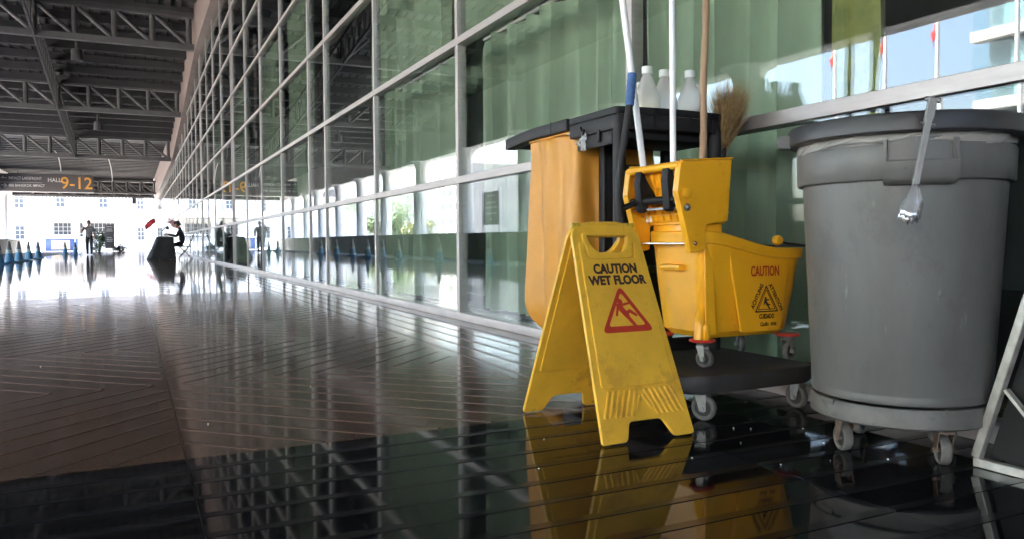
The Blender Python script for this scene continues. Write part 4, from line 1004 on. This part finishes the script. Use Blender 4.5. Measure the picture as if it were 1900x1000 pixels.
def head(parent, c, face, tilt, m, hair, cap=None):
    """head with nose, ears, eyes, mouth; c = centre, face = facing direction"""
    f = Vector(face).normalized(); s = Vector((0, 0, 1)).cross(f).normalized(); u = f.cross(s).normalized()
    M = frame(c, s, f, u)
    def put(mb, name, mt, sm=50):
        me = mb.mesh(name); xf(me, Matrix.Translation(-origin(parent)) @ M); return link(name, me, mt, parent, sm)
    h = MB(); V = []; F = []
    for i in range(13):
        a = math.pi*i/12
        for k in range(20):
            t = 2*math.pi*k/20; x = .077*math.sin(a)*math.cos(t); y = .096*math.sin(a)*math.sin(t); z = .118*math.cos(a)
            if z < 0: x *= 1-.25*(-z/.118); y = y*(1-.18*(-z/.118))+.010*(-z/.118)
            V.append((x, y, z))
    for i in range(12):
        for k in range(20): F.append((i*20+k, i*20+(k+1) % 20, (i+1)*20+(k+1) % 20, (i+1)*20+k))
    h.add(V, F); put(h, 'head', m)
    ns = MB(); ns.tube([(0, .088, .018), (0, .108, -.016), (0, .100, -.028)], [.008, .014, .010], 8)
    for sx in (-1, 1): ns.tube([(sx*.074, -.004, .022), (sx*.084, -.012, .006), (sx*.076, -.004, -.024)], [.010, .013, .008], 8)
    put(ns, 'nose_and_ears', m)
    ey = MB()
    for sx in (-1, 1): ey.tube([(sx*.022, .087, .006), (sx*.038, .080, .006)], .006, 8)
    ey.tube([(-.022, .088, -.056), (.022, .088, -.056)], .0045, 8); put(ey, 'eyes_and_mouth', M_HAIR)
    hr = MB(); V = []; F = []
    for i in range(8):
        a = math.pi*.62*i/7
        for k in range(20):
            t = 2*math.pi*k/20; lim = 1 if math.sin(t) < .3 else .66
            a2 = a*lim; V.append((.084*math.sin(a2)*math.cos(t), .103*math.sin(a2)*math.sin(t), .126*math.cos(a2)))
    for i in range(7):
        for k in range(20): F.append((i*20+k, i*20+(k+1) % 20, (i+1)*20+(k+1) % 20, (i+1)*20+k))
    hr.add(V, F); ho = put(hr, 'hair', hair); q = ho.modifiers.new('thickness', 'SOLIDIFY'); q.thickness = .006
    if cap:
        cp = MB(); cp.lathe([(.100, .045), (.100, .075), (.088, .115), (.05, .138), (0, .144)], n=24)
        cp.add([(-.075, .075, .052), (.075, .075, .052), (.060, .165, .040), (-.060, .165, .040), (-.075, .075, .060), (.075, .075, .060), (.060, .165, .047), (-.060, .165, .047)], [(0,3,2,1),(4,5,6,7),(0,1,5,4),(1,2,6,5),(2,3,7,6),(3,0,4,7)])
        put(cp, 'cap', cap)

# walking person, right hand raised to the ear
PX, PY = -1.98, 44.3
ps = thing('person', 'person in grey shirt and dark trousers walking with one hand at the ear', 'person', (PX, PY, 0.002))
J = {'pelvis': ((0, 0, .93), (.175, .125)), 'waist': ((0, 0, 1.06), (.175, .12)), 'chest': ((0, .0, 1.27), (.20, .13)), 'neck0': ((0, .0, 1.42), (.08, .07)), 'neck': ((0, -.005, 1.48), (.058, .058)), 'skull': ((0, -.01, 1.55), (.06, .065)),
     'sl': ((.18, 0, 1.37), .072), 'el': ((.25, .03, 1.12), .058), 'wl': ((.255, -.05, .89), .040), 'sr': ((-.18, 0, 1.37), .072), 'er': ((-.32, -.08, 1.16), .058), 'wr': ((-.22, -.13, 1.42), .040),
     'hl': ((.09, 0, .86), .108), 'kl': ((.10, -.10, .49), .082), 'al': ((.10, -.06, .12), .062), 'tl': ((.105, -.20, .055), .048), 'hr': ((-.09, 0, .86), .108), 'kr': ((-.09, .04, .48), .082), 'ar': ((-.09, .16, .13), .062), 'tr': ((-.09, .03, .055), .048)}
Ed = [('pelvis', 'waist'), ('waist', 'chest'), ('chest', 'neck0'), ('neck0', 'neck'), ('neck', 'skull'), ('chest', 'sl'), ('sl', 'el'), ('el', 'wl'), ('chest', 'sr'), ('sr', 'er'), ('er', 'wr'),
      ('pelvis', 'hl'), ('hl', 'kl'), ('kl', 'al'), ('al', 'tl'), ('pelvis', 'hr'), ('hr', 'kr'), ('kr', 'ar'), ('ar', 'tr')]
Zn = [('waist', 'chest', M_SHIRT), ('pelvis', 'waist', M_SHIRT), ('chest', 'neck0', M_SHIRT), ('neck', 'skull', M_SKIN), ('chest', 'sl', M_SHIRT), ('sl', 'el', M_SHIRT), ('el', 'wl', M_SKIN), ('chest', 'sr', M_SHIRT), ('sr', 'er', M_SHIRT), ('er', 'wr', M_SKIN),
      ('hl', 'kl', M_TROUS), ('kl', 'al', M_TROUS), ('al', 'tl', M_HAIR), ('hr', 'kr', M_TROUS), ('kr', 'ar', M_TROUS), ('ar', 'tr', M_HAIR)]
body('body', J, Ed, Zn, ps, None)
def W(p): return (PX+p[0], PY+p[1], p[2]+.002)
head(ps, W((0, -.02, 1.60)), (0, -1, -.05), 0, M_SKIN, M_HAIR)
fingers(ps, W((.255, -.05, .89)), (.0, -.15, -1), (0, 1, 0), M_SKIN); fingers(ps, W((-.22, -.13, 1.42)), (.6, .3, .8), (0, 1, .2), M_SKIN)

# seated person behind the table (faces left)
QX, QY = 1.60, 29.75
pq = thing('person', 'seated person in dark clothes and cap working at the cloth-covered table', 'person', (QX, QY, .0))
J = {'pelvis': ((0, 0, .56), (.13, .15)), 'waist': ((-.02, 0, .70), (.115, .14)), 'chest': ((-.08, 0, .93), (.12, .165)), 'neck0': ((-.12, 0, 1.07), (.06, .07)), 'neck': ((-.14, 0, 1.12), (.05, .05)), 'skull': ((-.155, 0, 1.18), (.055, .06)),
     'sl': ((-.10, .17, 1.02), .062), 'el': ((-.20, .22, .80), .048), 'wl': ((-.46, .12, .86), .034), 'sr': ((-.10, -.17, 1.02), .062), 'er': ((-.24, -.22, .81), .048), 'wr': ((-.50, -.12, .87), .034),
     'hl': ((-.05, .10, .53), .092), 'kl': ((-.42, .12, .50), .066), 'al': ((-.30, .12, .11), .045), 'tl': ((-.42, .12, .045), .040), 'hr': ((-.05, -.10, .53), .092), 'kr': ((-.42, -.12, .50), .066), 'ar': ((-.32, -.12, .11), .045), 'tr': ((-.44, -.12, .045), .040)}
Zn2 = [(a, b, M_SKIN if (a, b) in (('neck', 'skull'),) else M_DARKC) for a, b, m in Zn]
body('body', J, Ed, Zn2, pq, None)
def W2(p): return (QX+p[0], QY+p[1], p[2])
head(pq, W2((-.185, 0, 1.215)), (-1, 0, -.25), 0, M_SKIN, M_HAIR, cap=M_DARKC)
fingers(pq, W2((-.46, .12, .86)), (-1, -.2, .1), (0, 1, 0), M_SKIN); fingers(pq, W2((-.50, -.12, .87)), (-1, .2, .1), (0, 1, 0), M_SKIN)

# chair
ch = thing('folding_chair', 'black folding chair under the seated person', 'chair', (1.66, 29.75, 0))
MB().box(1.42, 1.86, 29.53, 29.97, .435, .462).build('seat', M_BLK, ch, bevel=.01)
bk = MB(); bk.add([(1.845, 29.55, .62), (1.845, 29.95, .62), (1.90, 29.95, .86), (1.90, 29.55, .86), (1.865, 29.55, .62), (1.865, 29.95, .62), (1.92, 29.95, .86), (1.92, 29.55, .86)], [(0,1,2,3),(4,7,6,5),(0,4,5,1),(3,2,6,7),(0,3,7,4),(1,5,6,2)]); bk.build('backrest', M_BLK, ch, bevel=.006)
for yy in (29.53, 29.97):
    MB().tube([(1.93, yy, .87), (1.78, yy, .45), (1.42, yy, .012)], .012, 8).build('leg', M_ZINC, ch, smooth=40)
    MB().tube([(1.46, yy+.002, .44), (1.88, yy+.002, .012)], .012, 8).build('leg', M_ZINC, ch, smooth=40)
MB().tube([(1.50, 29.53, .11), (1.50, 29.97, .11)], .010, 8).build('stretcher', M_ZINC, ch, smooth=40)
MB().tube([(1.80, 29.53, .09), (1.80, 29.97, .09)], .010, 8).build('stretcher', M_ZINC, ch, smooth=40)

# table and its cloth
tb = thing('folding_table', 'folding table under the black cloth in front of the seated person', 'table', (1.0, 29.75, 0))
MB().box(.77, 1.22, 29.1, 30.4, .745, .77).build('tabletop', M_CONC, tb)
for x in (.82, 1.17):
    for y in (29.17, 30.33): MB().tube([(x, y, .002), (x, y, .745)], .014, 8).build('leg', M_ZINC, tb)
cl = MB(); V = []; F = []; NC = 100
lv_ = [(.776, 0), (.774, .012), (.70, .03), (.4, .10), (.16, .17), (.012, .22)]
for z, o in lv_:
    for i in range(NC):
        fl = 1 if z < .72 else 0
        ex = .22*(1-z/.776) 
        x, y = rr_pt(i/NC, .75-o*.9-ex*.55, 1.24+o*.35, 29.08-o, 30.42+o, .03+o*.3)
        cx, cy2 = .98, 29.75; dx, dy = x-cx, y-cy2; dd = math.hypot(dx, dy); fo_ = .035*math.sin(i*.75)*(1-z/.776)
        V.append((x+dx/dd*fo_, y+dy/dd*fo_, z))
for j in range(len(lv_)-1):
    for i in range(NC): i2 = (i+1) % NC; F.append((j*NC+i, j*NC+i2, (j+1)*NC+i2, (j+1)*NC+i))
F.append(tuple(range(NC)))
cl.add(V, F); co = cl.build('tablecloth', M_CLOTH, None, smooth=60); tag(co, 'black cloth draped to the floor over the table by the glass', 'tablecloth')
q = co.modifiers.new('thickness', 'SOLIDIFY'); q.thickness = .004; q.offset = 1
lp = thing('desk_lamp', 'small bent-arm desk lamp on the black tablecloth', 'lamp', (.93, 29.7, .781))
MB().lathe([(0, .781), (.07, .781), (.07, .80), (0, .805)], (.90, 29.7, 0), 16).build('base', M_BLK, lp, smooth=40)
MB().tube([(.90, 29.7, .80), (.91, 29.7, .98), (1.04, 29.7, 1.13)], .012, 8).build('arm', M_BLK, lp, smooth=40)
MB().lathe([(.02, .06), (.03, .05), (.06, -.05), (.055, -.05), (0, .04)], (1.09, 29.7, 1.10), 16).build('shade', M_BLK, lp, smooth=40)
pw = MB(); pw.box(.98, 1.14, 29.6, 29.82, .781, .86); tag(pw.build('parcel', mat('pale_parcel', (.6, .55, .5), .7, var=.1, scale=10), None, bevel=.006), 'pale parcel on the table in front of the seated person', 'parcel')

# ------------------------------------------------------------------ the white house beyond the canopy
M_HOUSE = mat('house_render', (0.42, 0.41, 0.40), 0.8, var=0.06, scale=0.6)
hs = thing('white_house', 'white colonnaded house standing in the sun beyond the canopy', 'house', (-8, 118, -.15))
MB().box(-40, 14, 118, 134, -.16, 12).build('wall', M_HOUSE, hs)
MB().box(-10.5, -.2, 111, 118, 3.95, 4.7).build('porch_roof', M_HOUSE, hs, bevel=.05)
MB().box(-10.5, -.2, 110.8, 118, -.15, .75).build('porch_floor', M_HOUSE, hs)
for x in (-9.7, -6.7, -5.4, -.9): MB().lathe([(0, .75), (.34, .75), (.34, .95), (.25, 1.0), (.22, 3.7), (.32, 3.8), (.32, 3.95), (0, 3.95)], (x, 111.4, 0), 20).build('column', M_HOUSE, hs, smooth=40)
for x0, x1, z0, z1 in ((-9.3, -7.2, 1.7, 3.3), (-6.3, -5.6, 1.2, 3.3), (-5.1, -2.2, 1.4, 3.3), (-13.6, -12.6, 1.2, 2.9), (.6, 1.4, 1.0, 2.7), (-17, -16, 1.2, 2.9), (-13.6, -12.6, 5.2, 7), (-9, -8, 5.4, 7.2), (-4, -3, 5.4, 7.2), (.6, 1.4, 5.2, 7)):
    wn = MB().box(x0, x1, 117.95, 118.04, z0, z1).build('window', M_WIN, hs)
    fr_ = MB(); n_ = max(2, int((x1-x0)/.45))
    for k in range(n_+1): xx = x0+(x1-x0)*k/n_; fr_.box(xx-.03, xx+.03, 117.90, 117.948, z0, z1)
    for k in range(4): zz = z0+(z1-z0)*k/3; fr_.box(x0-.03, x1+.03, 117.88, 117.899, zz-.03, zz+.03)
    fr_.build('glazing_bars', M_HOUSE, wn)
rl = MB(); rl.box(-9.5, -6.9, 110.9, 111.0, 1.55, 1.7); rl.box(-5.2, -1.1, 110.9, 111.0, 1.55, 1.7)
rl.build('rail', M_HOUSE, hs)
for k in range(26):
    x = -9.4+.1*k
    MB().box(x, x+.045, 110.93, 110.98, .75, 1.55).build('baluster', M_HOUSE, hs)
for k in range(4): MB().box(-5.6, -2.6, 110.8-.35*(k+1), 110.8-.35*k-.002, -.15, .6-.18*k).build('step', M_HOUSE, hs)
bt_ = thing('blue_booth', 'low blue booth with a beige board under a white counter', 'booth', (-6.6, 88, -.16))
MB().box(-7.9, -4.9, 88, 89.2, -.159, 1.05).build('body', M_BLUEP, bt_, bevel=.02)
MB().box(-8.2, -4.6, 87.8, 89.4, 1.06, 1.2).build('counter', M_WALLW, bt_, bevel=.02)
MB().box(-7.2, -5.6, 87.94, 87.995, .0, .92).build('board', M_CANV, bt_)
for x in (-7.75, -5.15): MB().box(x-.06, x+.06, 87.93, 87.99, -.1, 1.0).build('trim', M_WALLW, bt_)
an = thing('dark_standee', 'tall dark advertising standee beside the potted bush', 'sign', (-1.5, 62, -.16))
MB().box(-1.78, -1.2, 62, 62.06, .22, 1.9).build('panel', M_SIGN, an, bevel=.01)
for x in (-1.7, -1.3): MB().bar((x, 62.03, -.159), (x, 62.03, .22), .04).build('leg', M_ZINC, an)
for k, (wd, z) in enumerate(((.4, 1.72), (.34, 1.55), (.42, 1.42), (.3, .95), (.38, .82), (.36, .70))): MB().box(-1.49-wd/2, -1.49+wd/2, 61.985, 61.999, z, z+.05).build('printed_line', M_LAMPW, an)

def leaves(c, rx, ry, rz, n, size, m, parent, seed, name='foliage'):
    rnd = random.Random(seed); mb = MB()
    cl_ = [Vector((rnd.gauss(0, .5), rnd.gauss(0, .5), rnd.gauss(0, .5))) for _ in range(14)]
    for _ in range(n):
        b = cl_[rnd.randrange(14)]+Vector((rnd.gauss(0, .28), rnd.gauss(0, .28), rnd.gauss(0, .28)))
        if b.length > 1.15: continue
        p = Vector((c[0]+b.x*rx, c[1]+b.y*ry, c[2]+b.z*rz)); a = Vector((rnd.uniform(-1, 1), rnd.uniform(-1, 1), rnd.uniform(-.6, .6))).normalized()*size; d_ = a.cross(Vector((rnd.uniform(-1, 1), rnd.uniform(-1, 1), rnd.uniform(-1, 1)))).normalized()*size*.5
        mb.add([p-a, p-d_, p+a, p+d_], [(0, 1, 2, 3)])
    return mb.build(name, m, parent, kind='stuff')
pt = thing('bush', 'round dark green bush left of the dark standee', 'bush', (-2.15, 62.6, -.16))
leaves((-2.15, 62.6, .85), .62, .6, .85, 1600, .07, M_LEAF, pt, 3)
MB().tube([(-2.15, 62.6, -.159), (-2.13, 62.6, .5), (-2.2, 62.6, .9)], [.06, .045, .02], 8).build('stem', M_BARK, pt)
pt = thing('bush', 'low green bush right of the dark standee', 'bush', (-.9, 62.8, -.16))
leaves((-.9, 62.8, .2), .5, .5, .36, 800, .06, M_LEAF, pt, 4)
MB().tube([(-.9, 62.8, -.159), (-.88, 62.8, .2)], [.05, .02], 8).build('stem', M_BARK, pt)
# red flag on the far end of the glass front
fl_ = thing('red_flag', 'small red flag on a bracket at the far end of the glass front', 'flag', (1.0, 70, 1.6))
MB().tube([(2.10, 70, 2.9), (1.0, 70, 2.2)], .02, 8).build('pole', M_STEEL, fl_)
V = []; F = []
for i in range(9):
    for j in range(6): V.append((1.62-.095*i+.02*j, 70+.10*math.sin(i*1.1+j*.5), 2.62-.02*i-.10*j*(1-.3*abs(i-4)/4)-.5*(i/8)**2))
for i in range(8):
    for j in range(5): a = i*6+j; F.append((a, a+1, a+7, a+6))
m_ = MB(); m_.add(V, F); q = m_.build('cloth', M_FLAG, fl_, smooth=60).modifiers.new('thickness', 'SOLIDIFY'); q.thickness = .01

# ------------------------------------------------------------------ the far side of the road, seen in the glass
pl = thing('planter_wall', 'low pale wall along the far side of the road', 'wall', (-8.5, 30, -.15))
MB().box(-8.75, -8.35, -34, 84, -.155, .86).build('wall_body', mat('pale_wall_render', (.72, .74, .71), .8, var=.15, scale=1.5), pl)
MB().box(-8.8, -8.3, -34, 84, .861, .93).build('coping', M_CONC, pl, bevel=.01)
M_BLOCK = mat('weathered_render', (0.28, 0.275, 0.27), 0.8, var=0.1, scale=.5)
def block(name, label, cat, x, y0, y1, h, dep, wm, fl, bw, face=1):
    t = thing(name, label, cat, (x, (y0+y1)/2, -.16)); MB().box(x-dep, x, y0, y1, -.16, h).build('wall', wm, t)
    MB().box(x-dep-.3, x+.3, y0-.3, y1+.3, h+.001, h+.6).build('roof_edge', M_WALLW, t)
    n = int((y1-y0)/bw); k_ = 0; wme = MB().box(0, .08, -bw*.3, bw*.3, 0, fl*.5).mesh('window'); wme.materials.append(M_WIN)
    sme = MB().box(0, .22, -bw*.34, bw*.34, -.14, 0).mesh('sill'); sme.materials.append(M_WALLW)
    z = 1.0
    while z+fl*.6 < h:
        for k in range(n):
            w_ = place('window', wme, t, (.005, y0+bw*(k+.5)-(y0+y1)/2, z+.16)); place('sill', sme, w_, (0, 0, 0))
        z += fl
    return t
block('apartment_block', 'pale apartment block with rows of windows, mirrored in the lower panes', 'building', -60, 152, 236, 17, 16, M_BLOCK, 3.2, 4.4)
block('office_tower', 'tall cream block with small windows mirrored left of the columns', 'building', -75, 262, 330, 34, 20, M_WALLC, 3.4, 5.2)
ht = thing('glass_hotel', 'glass hotel with white bands and room curtains mirrored above the bin', 'building', (-32, 0, -.16))
MB().box(-46, -32.8, -40, 23.6, -.16, 24).build('core', mat('hotel_core', (.30, .31, .32), .8, var=.2, scale=.5), ht)
for k in range(7):
    MB().box(-32.6, -31.95, -40, 24, 3.25+3.3*k, 3.75+3.3*k).build('white_band', M_HOUSE, ht)
    for j in range(24):
        y0 = -39.5+2.65*j
        if y0 > -12:
            MB().box(-32.2, -32.17, y0, y0+2.55, 3.76+3.3*k, 6.38+3.3*k).build('pane', M_GLASS2, ht)
            cw = random.uniform(.5, 1.3); MB().box(-32.55, -32.5, y0+.1, y0+.1+cw, 3.76+3.3*k, 6.3+3.3*k).build('room_curtain', M_CAP, ht)
        MB().box(-32.3, -32.0, y0-.09, y0-.0, 3.76+3.3*k, 6.38+3.3*k).build('mullion', M_WALLW, ht) if y0 > -12 else None
for i, (y, lb) in enumerate(((21.4, 'white flagpole farthest along, with a red flag'), (19.2, 'white flagpole in the middle, with a red flag'), (17.2, 'white flagpole nearest, with a red flag'), (14.6, 'bare white flagpole by the hotel'))):
    t = thing('flagpole', lb, 'flagpole', (-20, y, -.16), 'flagpoles across the road')
    MB().tube([(-20, y, -.159), (-20, y, 10)], [.09, .05], 12).build('pole', M_WALLW, t, smooth=40)
    if i < 3:
        V = []; F = []
        for a in range(7):
            for b in range(5): V.append((-20+.06*math.sin(a*1.2+b), y+.06+.028*a-.012*b*(a/6), 7.75-.12*b-.05*a))
        for a in range(6):
            for b in range(4): k = a*5+b; F.append((k, k+1, k+6, k+5))
        m_ = MB(); m_.add(V, F); q = m_.build('flag', M_FLAG, t, smooth=60).modifiers.new('thickness', 'SOLIDIFY'); q.thickness = .01
py = thing('roadside_sign', 'dark roadside notice board on white posts mirrored left of the bag', 'sign', (-12, 36, -.16))
MB().box(-12.06, -12, 35.1, 36.9, 1.42, 3.1).build('panel', M_SIGN, py)
for y in (35.0, 37.0): MB().bar((-12.03, y, -.159), (-12.03, y, 3.3), .12).build('post', M_WALLW, py)
for z, wd in ((2.85, .9), (2.5, 1.2), (2.25, 1.4), (1.95, 1.3), (1.65, .3)): MB().box(-11.998, -11.985, 36-wd/2, 36+wd/2, z, z+.10).build('printed_line', M_LAMPW, py)
rnd = random.Random(21)
for i, (x, y, h, r_, m_) in enumerate(((-16, 58, 2.1, 1.3, M_LEAF2), (-17, 66, 2.9, 1.5, M_LEAF), (-18, 78, 3.2, 1.7, M_LEAF), (-15, 26, 3.2, 1.2, M_LEAF), (-24, 92, 7, 3, M_LEAF), (-22, 110, 8, 3.4, M_LEAF))):
    t = thing('tree', ['small pale yellowish street tree mirrored between the columns', 'dark green street tree just beyond the pale one', 'dark green street tree third from the pale one', 'small dark green tree opposite the cart', 'larger green tree farther down the road', 'largest and farthest green tree down the road'][i], 'tree', (x, y, -.16), 'trees across the road')
    MB().tube([(x, y, -.159), (x+.1, y, h*.35), (x-.05, y+.1, h*.75)], [.16, .12, .05], 8).build('trunk', M_BARK, t, smooth=50)
    for k in range(4):
        a = rnd.uniform(0, 6.28); MB().tube([(x+.08, y, h*.4), (x+math.cos(a)*r_*.6, y+math.sin(a)*r_*.6, h*.75)], [.06, .02], 6).build('limb', M_BARK, t)
    leaves((x, y, h*.72), r_, r_, h*.36, 2600, .13, m_, t, 30+i, 'crown')

# crumbs on the black floor
rnd = random.Random(9); cr_ = MB()
for x, y in ((1.62, 1.80), (1.66, 1.77), (1.52, 1.66), (1.72, 1.55), (1.60, 1.42), (1.74, 1.36), (1.30, 1.60), (1.05, 1.95), (1.80, 1.70), (1.46, 1.45), (.62, 3.1), (-.4, 4.2), (.2, 2.6), (.9, 1.7)):
    r_c = rnd.uniform(.0015, .0032); cr_.lathe([(0, .0012), (r_c, .0016), (r_c*.8, .0016+r_c*.8), (0, .0016+r_c)], (x, y, 0), 6)
tag(cr_.build('floor_crumbs', M_CAP), 'tiny pale crumbs scattered on the polished floor', 'crumbs', kind='stuff')
